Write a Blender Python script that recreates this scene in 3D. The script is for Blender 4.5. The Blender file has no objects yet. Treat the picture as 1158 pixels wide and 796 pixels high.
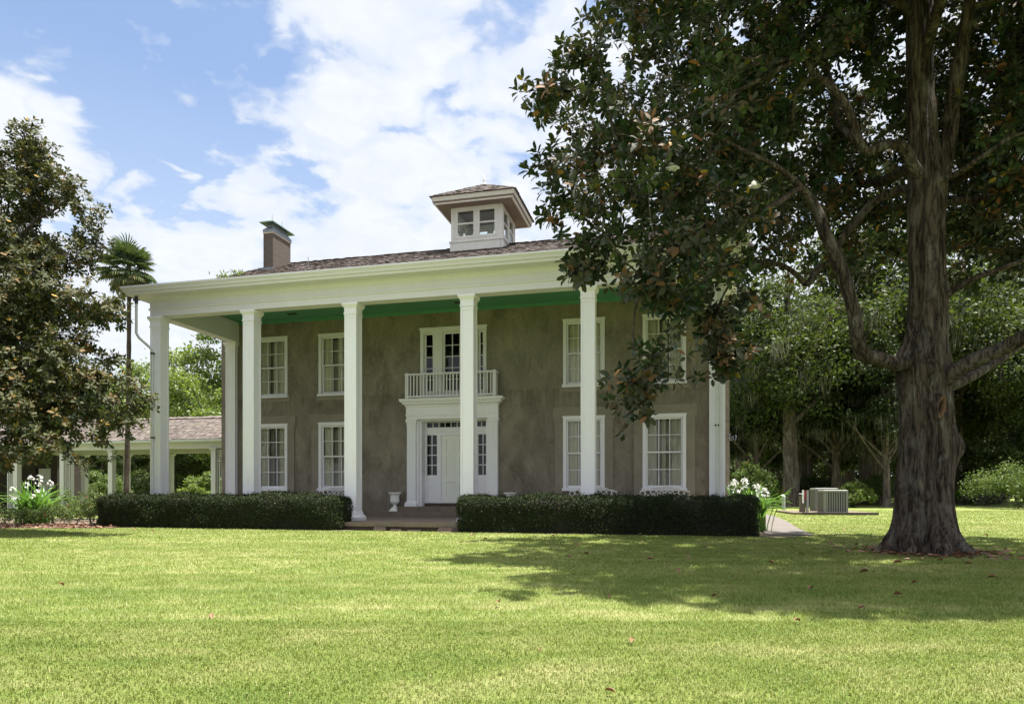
import bpy, math, random
import numpy as np
from mathutils import Vector, Matrix, noise as mnoise

PI = math.pi
SC = bpy.context.scene
COL = SC.collection

# ------------------------------------------------------------------ camera
F = 772.0                      # focal length in pixels of the 1158 px wide photograph
PX, HY, EYE = 579.0, 555.0, 1.15
cam_d = bpy.data.cameras.new('camera')
cam = bpy.data.objects.new('camera', cam_d)
COL.objects.link(cam)
cam.location = (0, 0, EYE)
cam.rotation_euler = (PI / 2, 0, 0)
cam_d.sensor_width = 36.0
cam_d.lens = 36.0 * F / 1158.0
cam_d.shift_y = (HY - 398.0) / 1158.0
cam_d.clip_start = 0.1
cam_d.clip_end = 2000
SC.camera = cam

TH = math.radians(13.733)      # the house front is turned this much
HO = Vector((-3.168, 20.652, 0))
UV_U = Vector((math.cos(TH), -math.sin(TH), 0))
UV_V = Vector((math.sin(TH), math.cos(TH), 0))

# ------------------------------------------------------------------ light, sky, exposure
S = (UV_U * 0.18 + UV_V * 0.06 + Vector((0, 0, 1))).normalized()
SUN_EL = math.asin(S.z)
SUN_AZ = math.atan2(S.x, S.y)
sun_d = bpy.data.lights.new('sun', 'SUN')
sun_d.energy = 4.8
sun_d.angle = math.radians(0.55)
sun_d.color = (1.0, 0.955, 0.88)
sun = bpy.data.objects.new('sun', sun_d)
COL.objects.link(sun)
sun.location = (20, 0, 60)
sun.rotation_euler = (-S).to_track_quat('-Z', 'Y').to_euler()

SC.view_settings.view_transform = 'Standard'
SC.view_settings.look = 'None'
SC.view_settings.gamma = 1.0
SC.view_settings.use_curve_mapping = False
SC.view_settings.exposure = 1.64
SC.cycles.use_denoising = True
SC.cycles.denoising_prefilter = 'NONE'
SC.cycles.max_bounces = 8
SC.cycles.transparent_max_bounces = 16
SC.cycles.sample_clamp_indirect = 6.0

world = bpy.data.worlds.new('World')
SC.world = world
world.use_nodes = True


class NT:
    """small helper round a node tree"""
    def __init__(self, nt):
        self.nt = nt

    def n(self, t, **kw):
        nd = self.nt.nodes.new(t)
        for k, v in kw.items():
            setattr(nd, k, v)
        return nd

    def l(self, a, b):
        self.nt.links.new(a, b)

    def math(self, op, a, b=None, c=None, clamp=False):
        nd = self.n('ShaderNodeMath', operation=op, use_clamp=clamp)
        for i, x in enumerate((a, b, c)):
            if x is None:
                continue
            if isinstance(x, (int, float)):
                nd.inputs[i].default_value = x
            else:
                self.l(x, nd.inputs[i])
        return nd.outputs[0]

    def mix(self, fac, a, b, blend='MIX'):
        nd = self.n('ShaderNodeMix', data_type='RGBA', blend_type=blend)
        for i, x in ((0, fac), (6, a), (7, b)):
            if isinstance(x, (int, float)):
                nd.inputs[i].default_value = x
            elif isinstance(x, (tuple, list)):
                nd.inputs[i].default_value = (*x, 1.0) if len(x) == 3 else x
            else:
                self.l(x, nd.inputs[i])
        return nd.outputs[2]

    def ramp(self, fac, stops, interp='LINEAR'):
        nd = self.n('ShaderNodeValToRGB')
        nd.color_ramp.interpolation = interp
        el = nd.color_ramp.elements
        while len(el) < len(stops):
            el.new(0.5)
        for e, (p, c) in zip(el, stops):
            e.position = p
            e.color = (*c, 1.0) if isinstance(c, (tuple, list)) else (c, c, c, 1.0)
        self.l(fac, nd.inputs[0])
        return nd.outputs[0]

    def noise(self, vec, scale, detail=4.0, rough=0.55, dist=0.0):
        nd = self.n('ShaderNodeTexNoise')
        nd.inputs['Scale'].default_value = scale
        nd.inputs['Detail'].default_value = detail
        nd.inputs['Roughness'].default_value = rough
        nd.inputs['Distortion'].default_value = dist
        if vec is not None:
            self.l(vec, nd.inputs['Vector'])
        return nd.outputs['Fac']

    def mapping(self, vec, scale=(1, 1, 1), loc=(0, 0, 0), rot=(0, 0, 0)):
        nd = self.n('ShaderNodeMapping')
        nd.inputs['Scale'].default_value = scale
        nd.inputs['Location'].default_value = loc
        nd.inputs['Rotation'].default_value = rot
        self.l(vec, nd.inputs['Vector'])
        return nd.outputs[0]


def build_world():
    w = NT(world.node_tree)
    world.node_tree.nodes.clear()
    out = w.n('ShaderNodeOutputWorld')
    sky = w.n('ShaderNodeTexSky', sky_type='NISHITA')
    sky.sun_disc = False
    sky.sun_elevation = SUN_EL
    sky.sun_rotation = SUN_AZ
    sky.altitude = 0
    sky.air_density = 1.0
    sky.dust_density = 1.2
    sky.ozone_density = 1.2
    b1 = w.n('ShaderNodeBackground')
    b1.inputs['Strength'].default_value = 0.072
    w.l(sky.outputs[0], b1.inputs['Color'])
    tc = w.n('ShaderNodeTexCoord')
    d = tc.outputs['Generated']
    sep = w.n('ShaderNodeSeparateXYZ')
    w.l(d, sep.inputs[0])
    # cloud layer: the view direction meets a flat deck
    zz = w.math('ADD', w.math('MAXIMUM', sep.outputs[2], 0.0), 0.16)
    cx = w.math('DIVIDE', sep.outputs[0], zz)
    cy = w.math('DIVIDE', sep.outputs[1], zz)
    comb = w.n('ShaderNodeCombineXYZ')
    w.l(cx, comb.inputs[0]); w.l(cy, comb.inputs[1])
    p = comb.outputs[0]
    big = w.noise(w.mapping(p, (1, 1, 1), (3.1, 1.7, 0.3)), 1.3, 3, 0.5, 0.2)
    puff = w.noise(w.mapping(p, (1, 1, 1), (7.1, 4.2, 0)), 4.2, 8, 0.56, 0.25)
    curd = w.n('ShaderNodeTexVoronoi', feature='SMOOTH_F1', voronoi_dimensions='2D'); curd.inputs['Scale'].default_value = 9.0
    curd.inputs['Detail'].default_value = 1.5
    warp = w.n('ShaderNodeTexNoise'); warp.inputs['Scale'].default_value = 5.0; warp.inputs['Detail'].default_value = 6
    w.l(p, warp.inputs['Vector'])
    wv = w.n('ShaderNodeVectorMath', operation='MULTIPLY_ADD')
    w.l(warp.outputs['Color'], wv.inputs[0]); wv.inputs[1].default_value = (0.30, 0.30, 0.0); w.l(p, wv.inputs[2])
    w.l(wv.outputs[0], curd.inputs['Vector'])
    cells = w.math('SUBTRACT', 0.75, curd.outputs['Distance'])
    wisps = w.noise(w.mapping(p, (1, 1, 1), (1.1, 9.2, 0)), 13.0, 9, 0.64, 0.4)
    tex = w.math('ADD', w.math('MULTIPLY', big, 0.30), w.math('ADD', w.math('MULTIPLY', puff, 0.42), w.math('MULTIPLY', wisps, 0.20)))
    tex = w.math('ADD', tex, w.math('MULTIPLY', w.math('SUBTRACT', cells, 0.4), 0.22))
    fine = puff

    def spot(px, py, r0, r1):
        v = Vector(((px - PX) / F, 1.0, (HY - py) / F)).normalized()
        dt = w.n('ShaderNodeVectorMath', operation='DISTANCE')
        w.l(d, dt.inputs[0]); dt.inputs[1].default_value = v
        mr = w.n('ShaderNodeMapRange', interpolation_type='SMOOTHSTEP')
        mr.inputs[1].default_value = r0; mr.inputs[2].default_value = r1
        mr.inputs[3].default_value = 1.0; mr.inputs[4].default_value = 0.0
        w.l(dt.outputs['Value'], mr.inputs[0])
        return mr.outputs[0]
    blue = w.math('MAXIMUM', spot(140, 20, 0.06, 0.27), w.math('MULTIPLY', spot(110, 180, 0.02, 0.13), 0.55))
    blue = w.math('MAXIMUM', blue, w.math('MULTIPLY', spot(560, 25, 0.02, 0.15), 0.35))
    blue = w.math('MAXIMUM', blue, spot(30, 20, 0.05, 0.17))
    blue = w.math('MAXIMUM', blue, w.math('MULTIPLY', spot(330, 215, 0.01, 0.11), 0.55))
    cov = w.math('SUBTRACT', w.math('ADD', tex, 0.266), w.math('MULTIPLY', blue, 0.25))
    cov = w.math('ADD', cov, w.math('MULTIPLY', spot(8, 160, 0.03, 0.10), 0.30))
    mask = w.ramp(cov, [(0.48, 0.0), (0.535, 0.30), (0.585, 0.78), (0.67, 1.0)])
    haze = w.ramp(sep.outputs[2], [(0.0, 0.95), (0.22, 0.55), (0.5, 0.05)])
    mask = w.math('MAXIMUM', w.math('MULTIPLY', mask, 0.97), w.math('MULTIPLY', haze, 0.75))
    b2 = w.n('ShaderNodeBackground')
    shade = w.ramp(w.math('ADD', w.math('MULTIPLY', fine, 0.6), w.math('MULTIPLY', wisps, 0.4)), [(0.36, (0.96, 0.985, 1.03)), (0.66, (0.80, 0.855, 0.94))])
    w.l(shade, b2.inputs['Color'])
    # cloud strength boosted with elevation, overhead out of view, to add ambient fill
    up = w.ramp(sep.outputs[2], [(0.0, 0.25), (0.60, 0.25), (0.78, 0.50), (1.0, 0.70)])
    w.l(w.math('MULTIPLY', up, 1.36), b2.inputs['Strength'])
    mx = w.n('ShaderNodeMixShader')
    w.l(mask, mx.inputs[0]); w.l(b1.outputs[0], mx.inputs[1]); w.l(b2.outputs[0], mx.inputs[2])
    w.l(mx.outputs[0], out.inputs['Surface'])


build_world()

# ------------------------------------------------------------------ placing helpers


def at(px, Z, y=None, z=None):
    """real point at distance Z seen at column px of the photograph"""
    x = (px - PX) / F * Z
    if y is not None:
        z = EYE + (HY - y) / F * Z
    return Vector((x, Z, 0.0 if z is None else z))


def hw(u, v, z=0.0):
    """house coordinates to world"""
    return HO + UV_U * u + UV_V * v + Vector((0, 0, z))


def thing(name, label, cat, loc=(0, 0, 0), rz=0.0, group=None):
    o = bpy.data.objects.new(name, None)
    COL.objects.link(o)
    o.empty_display_size = 0.3
    o.location = loc
    o.rotation_euler = (0, 0, rz)
    o['label'] = label
    o['category'] = cat
    if group:
        o['group'] = group
    return o


def tag(o, label, cat, group=None):
    o['label'] = label
    o['category'] = cat
    if group:
        o['group'] = group
    return o


def copy_tree(o, parent=None):
    c = o.copy()
    COL.objects.link(c)
    if parent is not None:
        c.parent = parent
    for ch in list(o.children):
        copy_tree(ch, c)
    return c


def kind(o, k):
    o['kind'] = k
    return o


class MB:
    """collects shapes and links them as one mesh object"""
    def __init__(self):
        self.v = []; self.f = []; self.m = []; self.r = []; self.s = []

    def add(self, vs, fs, mat=0, rnd=0.5, smooth=False):
        b = len(self.v)
        self.v.extend([tuple(x) for x in vs])
        for f in fs:
            self.f.append(tuple(i + b for i in f)); self.m.append(mat); self.r.append(rnd); self.s.append(smooth)

    def box(self, x0, x1, y0, y1, z0, z1, mat=0, rnd=0.5):
        vs = [(x0, y0, z0), (x1, y0, z0), (x1, y1, z0), (x0, y1, z0), (x0, y0, z1), (x1, y0, z1), (x1, y1, z1), (x0, y1, z1)]
        self.add(vs, [(0, 3, 2, 1), (4, 5, 6, 7), (0, 1, 5, 4), (1, 2, 6, 5), (2, 3, 7, 6), (3, 0, 4, 7)], mat, rnd)

    def frustum(self, cx, cy, z0, z1, a0, b0, a1, b1, mat=0):
        """square tapered block: half sizes a (x) b (y) below and above"""
        vs = [(cx - a0, cy - b0, z0), (cx + a0, cy - b0, z0), (cx + a0, cy + b0, z0), (cx - a0, cy + b0, z0),
              (cx - a1, cy - b1, z1), (cx + a1, cy - b1, z1), (cx + a1, cy + b1, z1), (cx - a1, cy + b1, z1)]
        self.add(vs, [(0, 3, 2, 1), (4, 5, 6, 7), (0, 1, 5, 4), (1, 2, 6, 5), (2, 3, 7, 6), (3, 0, 4, 7)], mat)

    def bar(self, a, b, w, d, mat=0):
        a = Vector(a); b = Vector(b); t = (b - a).normalized()
        up = Vector((0, 0, 1)) if abs(t.z) < 0.95 else Vector((0, 1, 0))
        s = t.cross(up).normalized() * w / 2
        n = s.cross(t).normalized() * d / 2
        vs = [a - s - n, a + s - n, a + s + n, a - s + n, b - s - n, b + s - n, b + s + n, b - s + n]
        self.add(vs, [(0, 3, 2, 1), (4, 5, 6, 7), (0, 1, 5, 4), (1, 2, 6, 5), (2, 3, 7, 6), (3, 0, 4, 7)], mat)

    def tube(self, pts, rad, n=8, mat=0, closed=False, smooth=True):
        pts = [Vector(p) for p in pts]
        rs = rad if isinstance(rad, (list, tuple)) else [rad] * len(pts)
        ring = []
        t0 = (pts[1] - pts[0]).normalized()
        nrm = t0.orthogonal().normalized()
        vs = []
        for i, p in enumerate(pts):
            if closed:
                t = (pts[(i + 1) % len(pts)] - pts[i - 1]).normalized()
            elif i == 0:
                t = t0
            elif i == len(pts) - 1:
                t = (pts[i] - pts[i - 1]).normalized()
            else:
                t = (pts[i + 1] - pts[i - 1]).normalized()
            nrm = (nrm - t * nrm.dot(t)).normalized()
            bn = t.cross(nrm)
            for k in range(n):
                a = 2 * PI * k / n
                vs.append(p + (nrm * math.cos(a) + bn * math.sin(a)) * rs[i])
        fs = []
        m = len(pts)
        for i in range(m if closed else m - 1):
            j = (i + 1) % m
            for k in range(n):
                k2 = (k + 1) % n
                fs.append((i * n + k, i * n + k2, j * n + k2, j * n + k))
        self.add(vs, fs, mat, smooth=smooth)
        if not closed:
            b = len(vs)
            self.add(vs[:n], [tuple(range(n - 1, -1, -1))], mat)
            self.add(vs[-n:], [tuple(range(n))], mat)

    def lathe(self, prof, n=24, mat=0, cx=0, cy=0, smooth=True):
        vs = []
        for r, z in prof:
            for k in range(n):
                a = 2 * PI * k / n
                vs.append((cx + r * math.cos(a), cy + r * math.sin(a), z))
        fs = []
        for i in range(len(prof) - 1):
            for k in range(n):
                k2 = (k + 1) % n
                fs.append((i * n + k, i * n + k2, (i + 1) * n + k2, (i + 1) * n + k))
        self.add(vs, fs, mat, smooth=smooth)
        self.add(vs[:n], [tuple(range(n - 1, -1, -1))], mat)
        self.add(vs[-n:], [tuple(range(n))], mat)

    def sweep(self, path, prof, mat=0):
        """prof: (outward offset, z) list; path(d) gives the polyline offset outward by d"""
        rows = []
        for d, z in prof:
            rows.append([(x, y, z) for x, y in path(d)])
        n = len(rows[0])
        vs = [p for r in rows for p in r]
        fs = []
        for i in range(len(rows) - 1):
            for k in range(n - 1):
                fs.append((i * n + k, i * n + k + 1, (i + 1) * n + k + 1, (i + 1) * n + k))
        self.add(vs, fs, mat)

    def build(self, name, mats, parent=None, loc=None):
        me = bpy.data.meshes.new(name)
        me.from_pydata(self.v, [], self.f)
        mats = mats if isinstance(mats, (list, tuple)) else [mats]
        for m in mats:
            me.materials.append(m)
        me.polygons.foreach_set('material_index', self.m)
        me.polygons.foreach_set('use_smooth', self.s)
        at_ = me.attributes.new('rnd', 'FLOAT', 'FACE')
        at_.data.foreach_set('value', self.r)
        me.update()
        o = bpy.data.objects.new(name, me)
        COL.objects.link(o)
        if parent is not None:
            o.parent = parent
        if loc is not None:
            o.location = loc
        return o


def np_mesh(name, V, tris, mats, parent=None, rnd=None, smooth=True, mat_idx=None):
    me = bpy.data.meshes.new(name)
    V = np.ascontiguousarray(V, dtype=np.float32)
    tris = np.ascontiguousarray(tris, dtype=np.int32)
    k = tris.shape[1]
    me.vertices.add(len(V)); me.vertices.foreach_set('co', V.ravel())
    me.loops.add(tris.size); me.loops.foreach_set('vertex_index', tris.ravel())
    me.polygons.add(len(tris))
    me.polygons.foreach_set('loop_start', np.arange(0, tris.size, k, dtype=np.int32))
    me.polygons.foreach_set('loop_total', np.full(len(tris), k, dtype=np.int32))
    me.polygons.foreach_set('use_smooth', np.full(len(tris), smooth, dtype=bool))
    mats = mats if isinstance(mats, (list, tuple)) else [mats]
    for m in mats:
        me.materials.append(m)
    if mat_idx is not None:
        me.polygons.foreach_set('material_index', np.ascontiguousarray(mat_idx, dtype=np.int32))
    me.update(calc_edges=True)
    if rnd is not None:
        a = me.attributes.new('rnd', 'FLOAT', 'FACE')
        a.data.foreach_set('value', np.ascontiguousarray(rnd, dtype=np.float32))
    o = bpy.data.objects.new(name, me)
    COL.objects.link(o)
    if parent is not None:
        o.parent = parent
    return o


def nrm(a):
    return a / np.maximum(np.linalg.norm(a, axis=-1, keepdims=True), 1e-9)


BROAD = (np.array([(0, 0, 0), (.36, -.9, .05), (.36, 0, 0), (.36, .9, .05), (.76, -.82, .02), (.76, 0, -.04), (.76, .82, .02), (1, 0, -.13)]),
         np.array([(0, 2, 1), (0, 3, 2), (1, 2, 5), (1, 5, 4), (2, 3, 6), (2, 6, 5), (4, 5, 7), (5, 6, 7)]))
SMALL = (np.array([(0, 0, 0), (.45, -1, .08), (.45, 1, .08), (1, 0, -.06)]),
         np.array([(0, 2, 1), (1, 2, 3)]))
PETAL = (np.array([(0, 0, 0), (.5, -1, .10), (.5, 1, .10), (1, 0, -.22), (.5, 0, .06)]),
         np.array([(0, 4, 1), (0, 2, 4), (1, 4, 3), (4, 2, 3)]))


def leaf_mesh(name, tpl, pos, axis, up, L, W, rnd, mats, parent=None, smooth=True):
    T, tri = tpl
    a = nrm(axis)
    s = nrm(np.cross(up, a))          # side
    n = np.cross(a, s)
    n_l, n_t = len(pos), len(T)
    V = (pos[:, None, :] + a[:, None, :] * (T[None, :, 0:1] * L[:, None, None])
         + s[:, None, :] * (T[None, :, 1:2] * (W * 0.5)[:, None, None])
         + n[:, None, :] * (T[None, :, 2:3] * L[:, None, None]))
    tr = (tri[None] + (np.arange(n_l) * n_t)[:, None, None]).reshape(-1, 3)
    return np_mesh(name, V.reshape(-1, 3), tr, mats, parent, np.repeat(rnd, len(tri)), smooth)


# ------------------------------------------------------------------ materials


def new_mat(name):
    m = bpy.data.materials.new(name)
    m.use_nodes = True
    m.node_tree.nodes.clear()
    t = NT(m.node_tree)
    out = t.n('ShaderNodeOutputMaterial')
    b = t.n('ShaderNodeBsdfPrincipled')
    t.l(b.outputs[0], out.inputs['Surface'])
    return m, t, b, out


def obj_co(t):
    return t.n('ShaderNodeTexCoord').outputs['Object']


def bump(t, b, h, strength, dist=0.02):
    bp = t.n('ShaderNodeBump')
    bp.inputs['Strength'].default_value = strength
    bp.inputs['Distance'].default_value = dist
    t.l(h, bp.inputs['Height'])
    t.l(bp.outputs[0], b.inputs['Normal'])


def setin(b, **kw):
    for k, v in kw.items():
        b.inputs[k.replace('_', ' ')].default_value = v


def paint(name, c1, c2, rough=0.55, dirt=0.35, stain=(0.42, 0.38, 0.30), foot=0.0):
    m, t, b, _ = new_mat(name)
    co = obj_co(t)
    n1 = t.noise(co, 1.7, 5)
    col = t.mix(n1, c1, c2)
    streak = t.noise(t.mapping(co, (9, 9, 0.6)), 1.5, 6, 0.65)
    col = t.mix(t.math('MULTIPLY', t.ramp(streak, [(0.55, 0.0), (0.8, 1.0)]), dirt), col, stain)
    chips = t.noise(co, 26, 4, 0.7)
    col = t.mix(t.math('MULTIPLY', t.ramp(chips, [(0.66, 0.0), (0.72, 1.0)]), dirt * 0.8), col, stain)
    if foot:
        sp = t.n('ShaderNodeSeparateXYZ'); t.l(co, sp.inputs[0])
        fz = t.math('ADD', sp.outputs[2], t.math('MULTIPLY', t.noise(t.mapping(co, (5, 5, 1.2)), 2.0, 6, 0.7), 1.3))
        col = t.mix(t.math('MULTIPLY', t.ramp(fz, [(0.80, 1.0), (1.0, 0.25), (1.45, 0.0)]), foot), col, stain)
    t.l(col, b.inputs['Base Color'])
    setin(b, Roughness=rough)
    bump(t, b, t.noise(co, 55, 4), 0.15, 0.004)
    return m


def plain(name, c, rough=0.6, metal=0.0, var=0.12, scale=6.0, bmp=0.1):
    m, t, b, _ = new_mat(name)
    co = obj_co(t)
    n = t.noise(co, scale, 5)
    d = tuple(x * (1 - var * 2) for x in c); e = tuple(min(1, x * (1 + var)) for x in c)
    t.l(t.mix(n, d, e), b.inputs['Base Color'])
    setin(b, Roughness=rough, Metallic=metal)
    if bmp:
        bump(t, b, t.noise(co, scale * 9, 4), bmp, 0.01)
    return m


M = {}
M['white'] = paint('white_paint', (0.815, 0.80, 0.865), (0.765, 0.75, 0.81), 0.5, 0.22, (0.40, 0.38, 0.33), 0.45)
M['trim'] = paint('cream_trim_paint', (0.72, 0.695, 0.785), (0.635, 0.612, 0.685), 0.5, 0.22, (0.36, 0.36, 0.28))
M['arcade'] = paint('shade_toned_arcade_white', (0.52, 0.52, 0.53), (0.43, 0.43, 0.43), 0.6, 0.3, (0.28, 0.27, 0.23))  # white paint lowered in tone: shade under the walk put into its colour
M['weathered'] = paint('weathered_white_boards', (0.62, 0.60, 0.585), (0.46, 0.435, 0.42), 0.7, 0.55, (0.26, 0.22, 0.195))
M['brownboard'] = paint('bare_brown_boards', (0.20, 0.15, 0.128), (0.13, 0.098, 0.083), 0.8, 0.4, (0.085, 0.062, 0.052))
M['green'] = paint('green_ceiling_paint', (0.10, 0.30, 0.20), (0.085, 0.26, 0.175), 0.55, 0.06, (0.06, 0.2, 0.12))
M['door'] = paint('white_door_paint', (0.80, 0.80, 0.78), (0.75, 0.75, 0.73), 0.35, 0.05)
M['iron_white'] = plain('white_cast_iron', (0.76, 0.75, 0.73), 0.5, 0, 0.08, 14)
M['urn'] = plain('white_urn_paint', (0.78, 0.77, 0.75), 0.55, 0, 0.06, 9)
M['curtain'] = plain('cream_curtain', (0.74, 0.67, 0.54), 0.9, 0, 0.1, 4, 0)
M['shutter'] = plain('pale_wood_shutter', (0.40, 0.345, 0.27), 0.8, 0, 0.15, 5, 0)
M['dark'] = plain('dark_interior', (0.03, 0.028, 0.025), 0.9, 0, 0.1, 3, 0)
M['tin'] = plain('grey_gutter_metal', (0.50, 0.53, 0.57), 0.5, 0.1, 0.12, 5)
M['pipe'] = plain('painted_downspout', (0.55, 0.57, 0.58), 0.4, 0.2, 0.1, 5)
M['copper'] = plain('aged_copper', (0.10, 0.16, 0.14), 0.55, 0.3, 0.3, 8)
M['blackmetal'] = plain('dark_strap_metal', (0.03, 0.03, 0.032), 0.5, 0.3, 0.2, 8)
M['lead'] = plain('grey_flashing', (0.20, 0.22, 0.25), 0.5, 0.3, 0.2, 6)
M['ac'] = plain('beige_grey_sheet_metal', (0.185, 0.187, 0.170), 0.45, 0.1, 0.06, 3)
M['ac_dark'] = plain('dark_condenser_coil', (0.06, 0.07, 0.075), 0.6, 0.2, 0.2, 12)
M['red'] = plain('red_sticker', (0.22, 0.02, 0.02), 0.5, 0, 0.05, 5, 0)
M['timber'] = plain('dark_timber', (0.07, 0.055, 0.045), 0.8, 0, 0.3, 12, 0.4)
M['grey'] = plain('grey_galvanised', (0.33, 0.34, 0.36), 0.5, 0.3, 0.1, 8)
M['orange'] = plain('orange_petal', (0.75, 0.20, 0.05), 0.6, 0, 0.2, 20, 0)
M['redflower'] = plain('red_petal', (0.55, 0.03, 0.06), 0.6, 0, 0.2, 20, 0)


def stucco():
    m, t, b, _ = new_mat('grey_brown_stucco')
    co = obj_co(t)
    n0 = t.noise(co, 0.55, 6, 0.6, 0.6)
    n1 = t.noise(t.mapping(co, (1, 1, 0.55)), 1.6, 8, 0.62, 0.3)
    n2 = t.noise(co, 9.0, 6, 0.7)
    col = t.mix(t.ramp(n1, [(0.33, 0.0), (0.70, 1.0)]), (0.125, 0.102, 0.080), (0.285, 0.243, 0.200))
    col = t.mix(t.math('MULTIPLY', t.ramp(n0, [(0.40, 0.0), (0.62, 1.0)]), 0.55), col, (0.195, 0.172, 0.145))
    col = t.mix(t.math('MULTIPLY', t.ramp(n2, [(0.45, 0.0), (0.75, 1.0)]), 0.35), col, (0.30, 0.265, 0.225))
    # long repaired cracks with a shape of their own
    wv = t.noise(t.mapping(co, (1.0, 1.0, 0.5), (3, 1, 7)), 1.1, 5, 0.6, 1.4)
    crack = t.ramp(t.math('ABSOLUTE', t.math('SUBTRACT', wv, 0.5)), [(0.0, 1.0), (0.012, 0.0)])
    col = t.mix(t.math('MULTIPLY', crack, 0.4), col, (0.33, 0.30, 0.265))
    dk = t.noise(t.mapping(co, (3, 3, 0.7), (1, 8, 2)), 1.4, 7, 0.7, 0.5)
    col = t.mix(t.math('MULTIPLY', t.ramp(dk, [(0.56, 0.0), (0.70, 1.0)]), 0.6), col, (0.075, 0.062, 0.048))
    sep = t.n('ShaderNodeSeparateXYZ'); t.l(co, sep.inputs[0])
    # rain streaks that run down from the two rows of sills
    run = t.noise(t.mapping(co, (7, 1, 0.35), (2, 5, 1)), 1.3, 5, 0.7)
    band = t.math('MAXIMUM', t.ramp(t.math('DIVIDE', sep.outputs[2], 8.0), [(0.02, 0.0), (0.142, 1.0), (0.146, 0.0)]), t.ramp(t.math('DIVIDE', sep.outputs[2], 8.0), [(0.50, 0.0), (0.588, 1.0), (0.592, 0.0)]))
    col = t.mix(t.math('MULTIPLY', t.math('MULTIPLY', band, t.ramp(run, [(0.46, 0.0), (0.62, 1.0)])), 0.65), col, (0.085, 0.066, 0.048))
    # damp, stained foot of the wall
    foot = t.math('MULTIPLY', t.ramp(t.math('ADD', sep.outputs[2], t.math('MULTIPLY', n1, 0.9)), [(0.75, 1.0), (1.15, 0.0)]), 0.55)
    col = t.mix(foot, col, (0.17, 0.115, 0.078))
    t.l(col, b.inputs['Base Color'])
    setin(b, Roughness=0.92)
    h = t.math('ADD', t.noise(co, 5, 8, 0.7, 0.4), t.math('MULTIPLY', t.noise(co, 60, 4), 0.3))
    bump(t, b, h, 0.55, 0.03)
    return m


M['stucco'] = stucco()
M['stucco_band'] = concrete_like = plain('pale_stucco_band', (0.265, 0.232, 0.192), 0.92, 0, 0.16, 2.5, 0.5)


def shingle_mat(name, stops, moss=0.25):
    m, t, b, _ = new_mat(name)
    a = t.n('ShaderNodeAttribute', attribute_name='rnd')
    co = obj_co(t)
    col = t.ramp(a.outputs['Fac'], stops)
    n = t.noise(t.mapping(co, (9, 2, 2)), 3, 6, 0.7)
    col = t.mix(t.math('MULTIPLY', t.ramp(n, [(0.4, 0.0), (0.7, 1.0)]), 0.4), col, tuple(x * 0.55 for x in stops[0][1]))
    mo = t.noise(co, 0.8, 6, 0.65)
    col = t.mix(t.math('MULTIPLY', t.ramp(mo, [(0.55, 0.0), (0.7, 1.0)]), moss), col, (0.16, 0.15, 0.075))
    t.l(col, b.inputs['Base Color'])
    setin(b, Roughness=0.9)
    bump(t, b, t.noise(t.mapping(co, (30, 3, 3)), 3, 4), 0.4, 0.01)
    return m


M['shingle'] = shingle_mat('dark_wood_shingles', [(0.0, (0.040, 0.029, 0.026)), (0.5, (0.080, 0.058, 0.051)), (1.0, (0.135, 0.105, 0.094))], 0.15)
M['shingle_pale'] = shingle_mat('pale_wood_shingles', [(0.0, (0.050, 0.038, 0.032)), (0.5, (0.095, 0.074, 0.063)), (1.0, (0.160, 0.132, 0.116))], 0.35)


def brick_mat(name, c1, c2, mortar, scale=1.0):
    m, t, b, _ = new_mat(name)
    co = obj_co(t)
    sep = t.n('ShaderNodeSeparateXYZ'); t.l(co, sep.inputs[0])
    cb = t.n('ShaderNodeCombineXYZ')
    t.l(t.math('ADD', sep.outputs[0], sep.outputs[1]), cb.inputs[0]); t.l(sep.outputs[2], cb.inputs[1])
    br = t.n('ShaderNodeTexBrick')
    br.inputs['Color1'].default_value = (*c1, 1); br.inputs['Color2'].default_value = (*c2, 1); br.inputs['Mortar'].default_value = (*mortar, 1)
    br.inputs['Scale'].default_value = scale
    br.inputs['Brick Width'].default_value = 0.22; br.inputs['Row Height'].default_value = 0.075
    br.inputs['Mortar Size'].default_value = 0.008
    t.l(cb.outputs[0], br.inputs['Vector'])
    n = t.noise(co, 2.2, 6, 0.65)
    col = t.mix(t.math('MULTIPLY', n, 0.5), br.outputs['Color'], tuple(x * 0.5 for x in c1))
    t.l(col, b.inputs['Base Color'])
    setin(b, Roughness=0.9)
    bump(t, b, br.outputs['Fac'], -0.4, 0.01)
    return m


M['brick'] = brick_mat('chimney_brick', (0.110, 0.082, 0.066), (0.075, 0.056, 0.046), (0.15, 0.13, 0.11))
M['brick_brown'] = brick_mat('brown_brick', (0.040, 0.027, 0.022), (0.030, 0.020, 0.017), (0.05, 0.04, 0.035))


def concrete(name, c, stain):
    m, t, b, _ = new_mat(name)
    co = obj_co(t)
    n = t.noise(co, 1.2, 8, 0.65, 0.4)
    col = t.mix(n, tuple(x * 0.7 for x in c), tuple(x * 1.2 for x in c))
    col = t.mix(t.math('MULTIPLY', t.ramp(t.noise(co, 3.5, 7, 0.7), [(0.45, 0.0), (0.7, 1.0)]), 0.55), col, stain)
    t.l(col, b.inputs['Base Color'])
    setin(b, Roughness=0.85)
    bump(t, b, t.noise(co, 25, 6, 0.7), 0.35, 0.01)
    return m


M['porch'] = concrete('worn_porch_floor', (0.185, 0.145, 0.112), (0.10, 0.066, 0.045))
M['stone'] = concrete('old_step_stone', (0.085, 0.058, 0.045), (0.035, 0.028, 0.022))
M['path'] = concrete('shade_toned_concrete', (0.130, 0.113, 0.100), (0.085, 0.070, 0.058))  # concrete darkened, dappled shade put into its base colour
M['soil'] = concrete('bed_soil', (0.13, 0.095, 0.065), (0.07, 0.05, 0.035))


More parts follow.
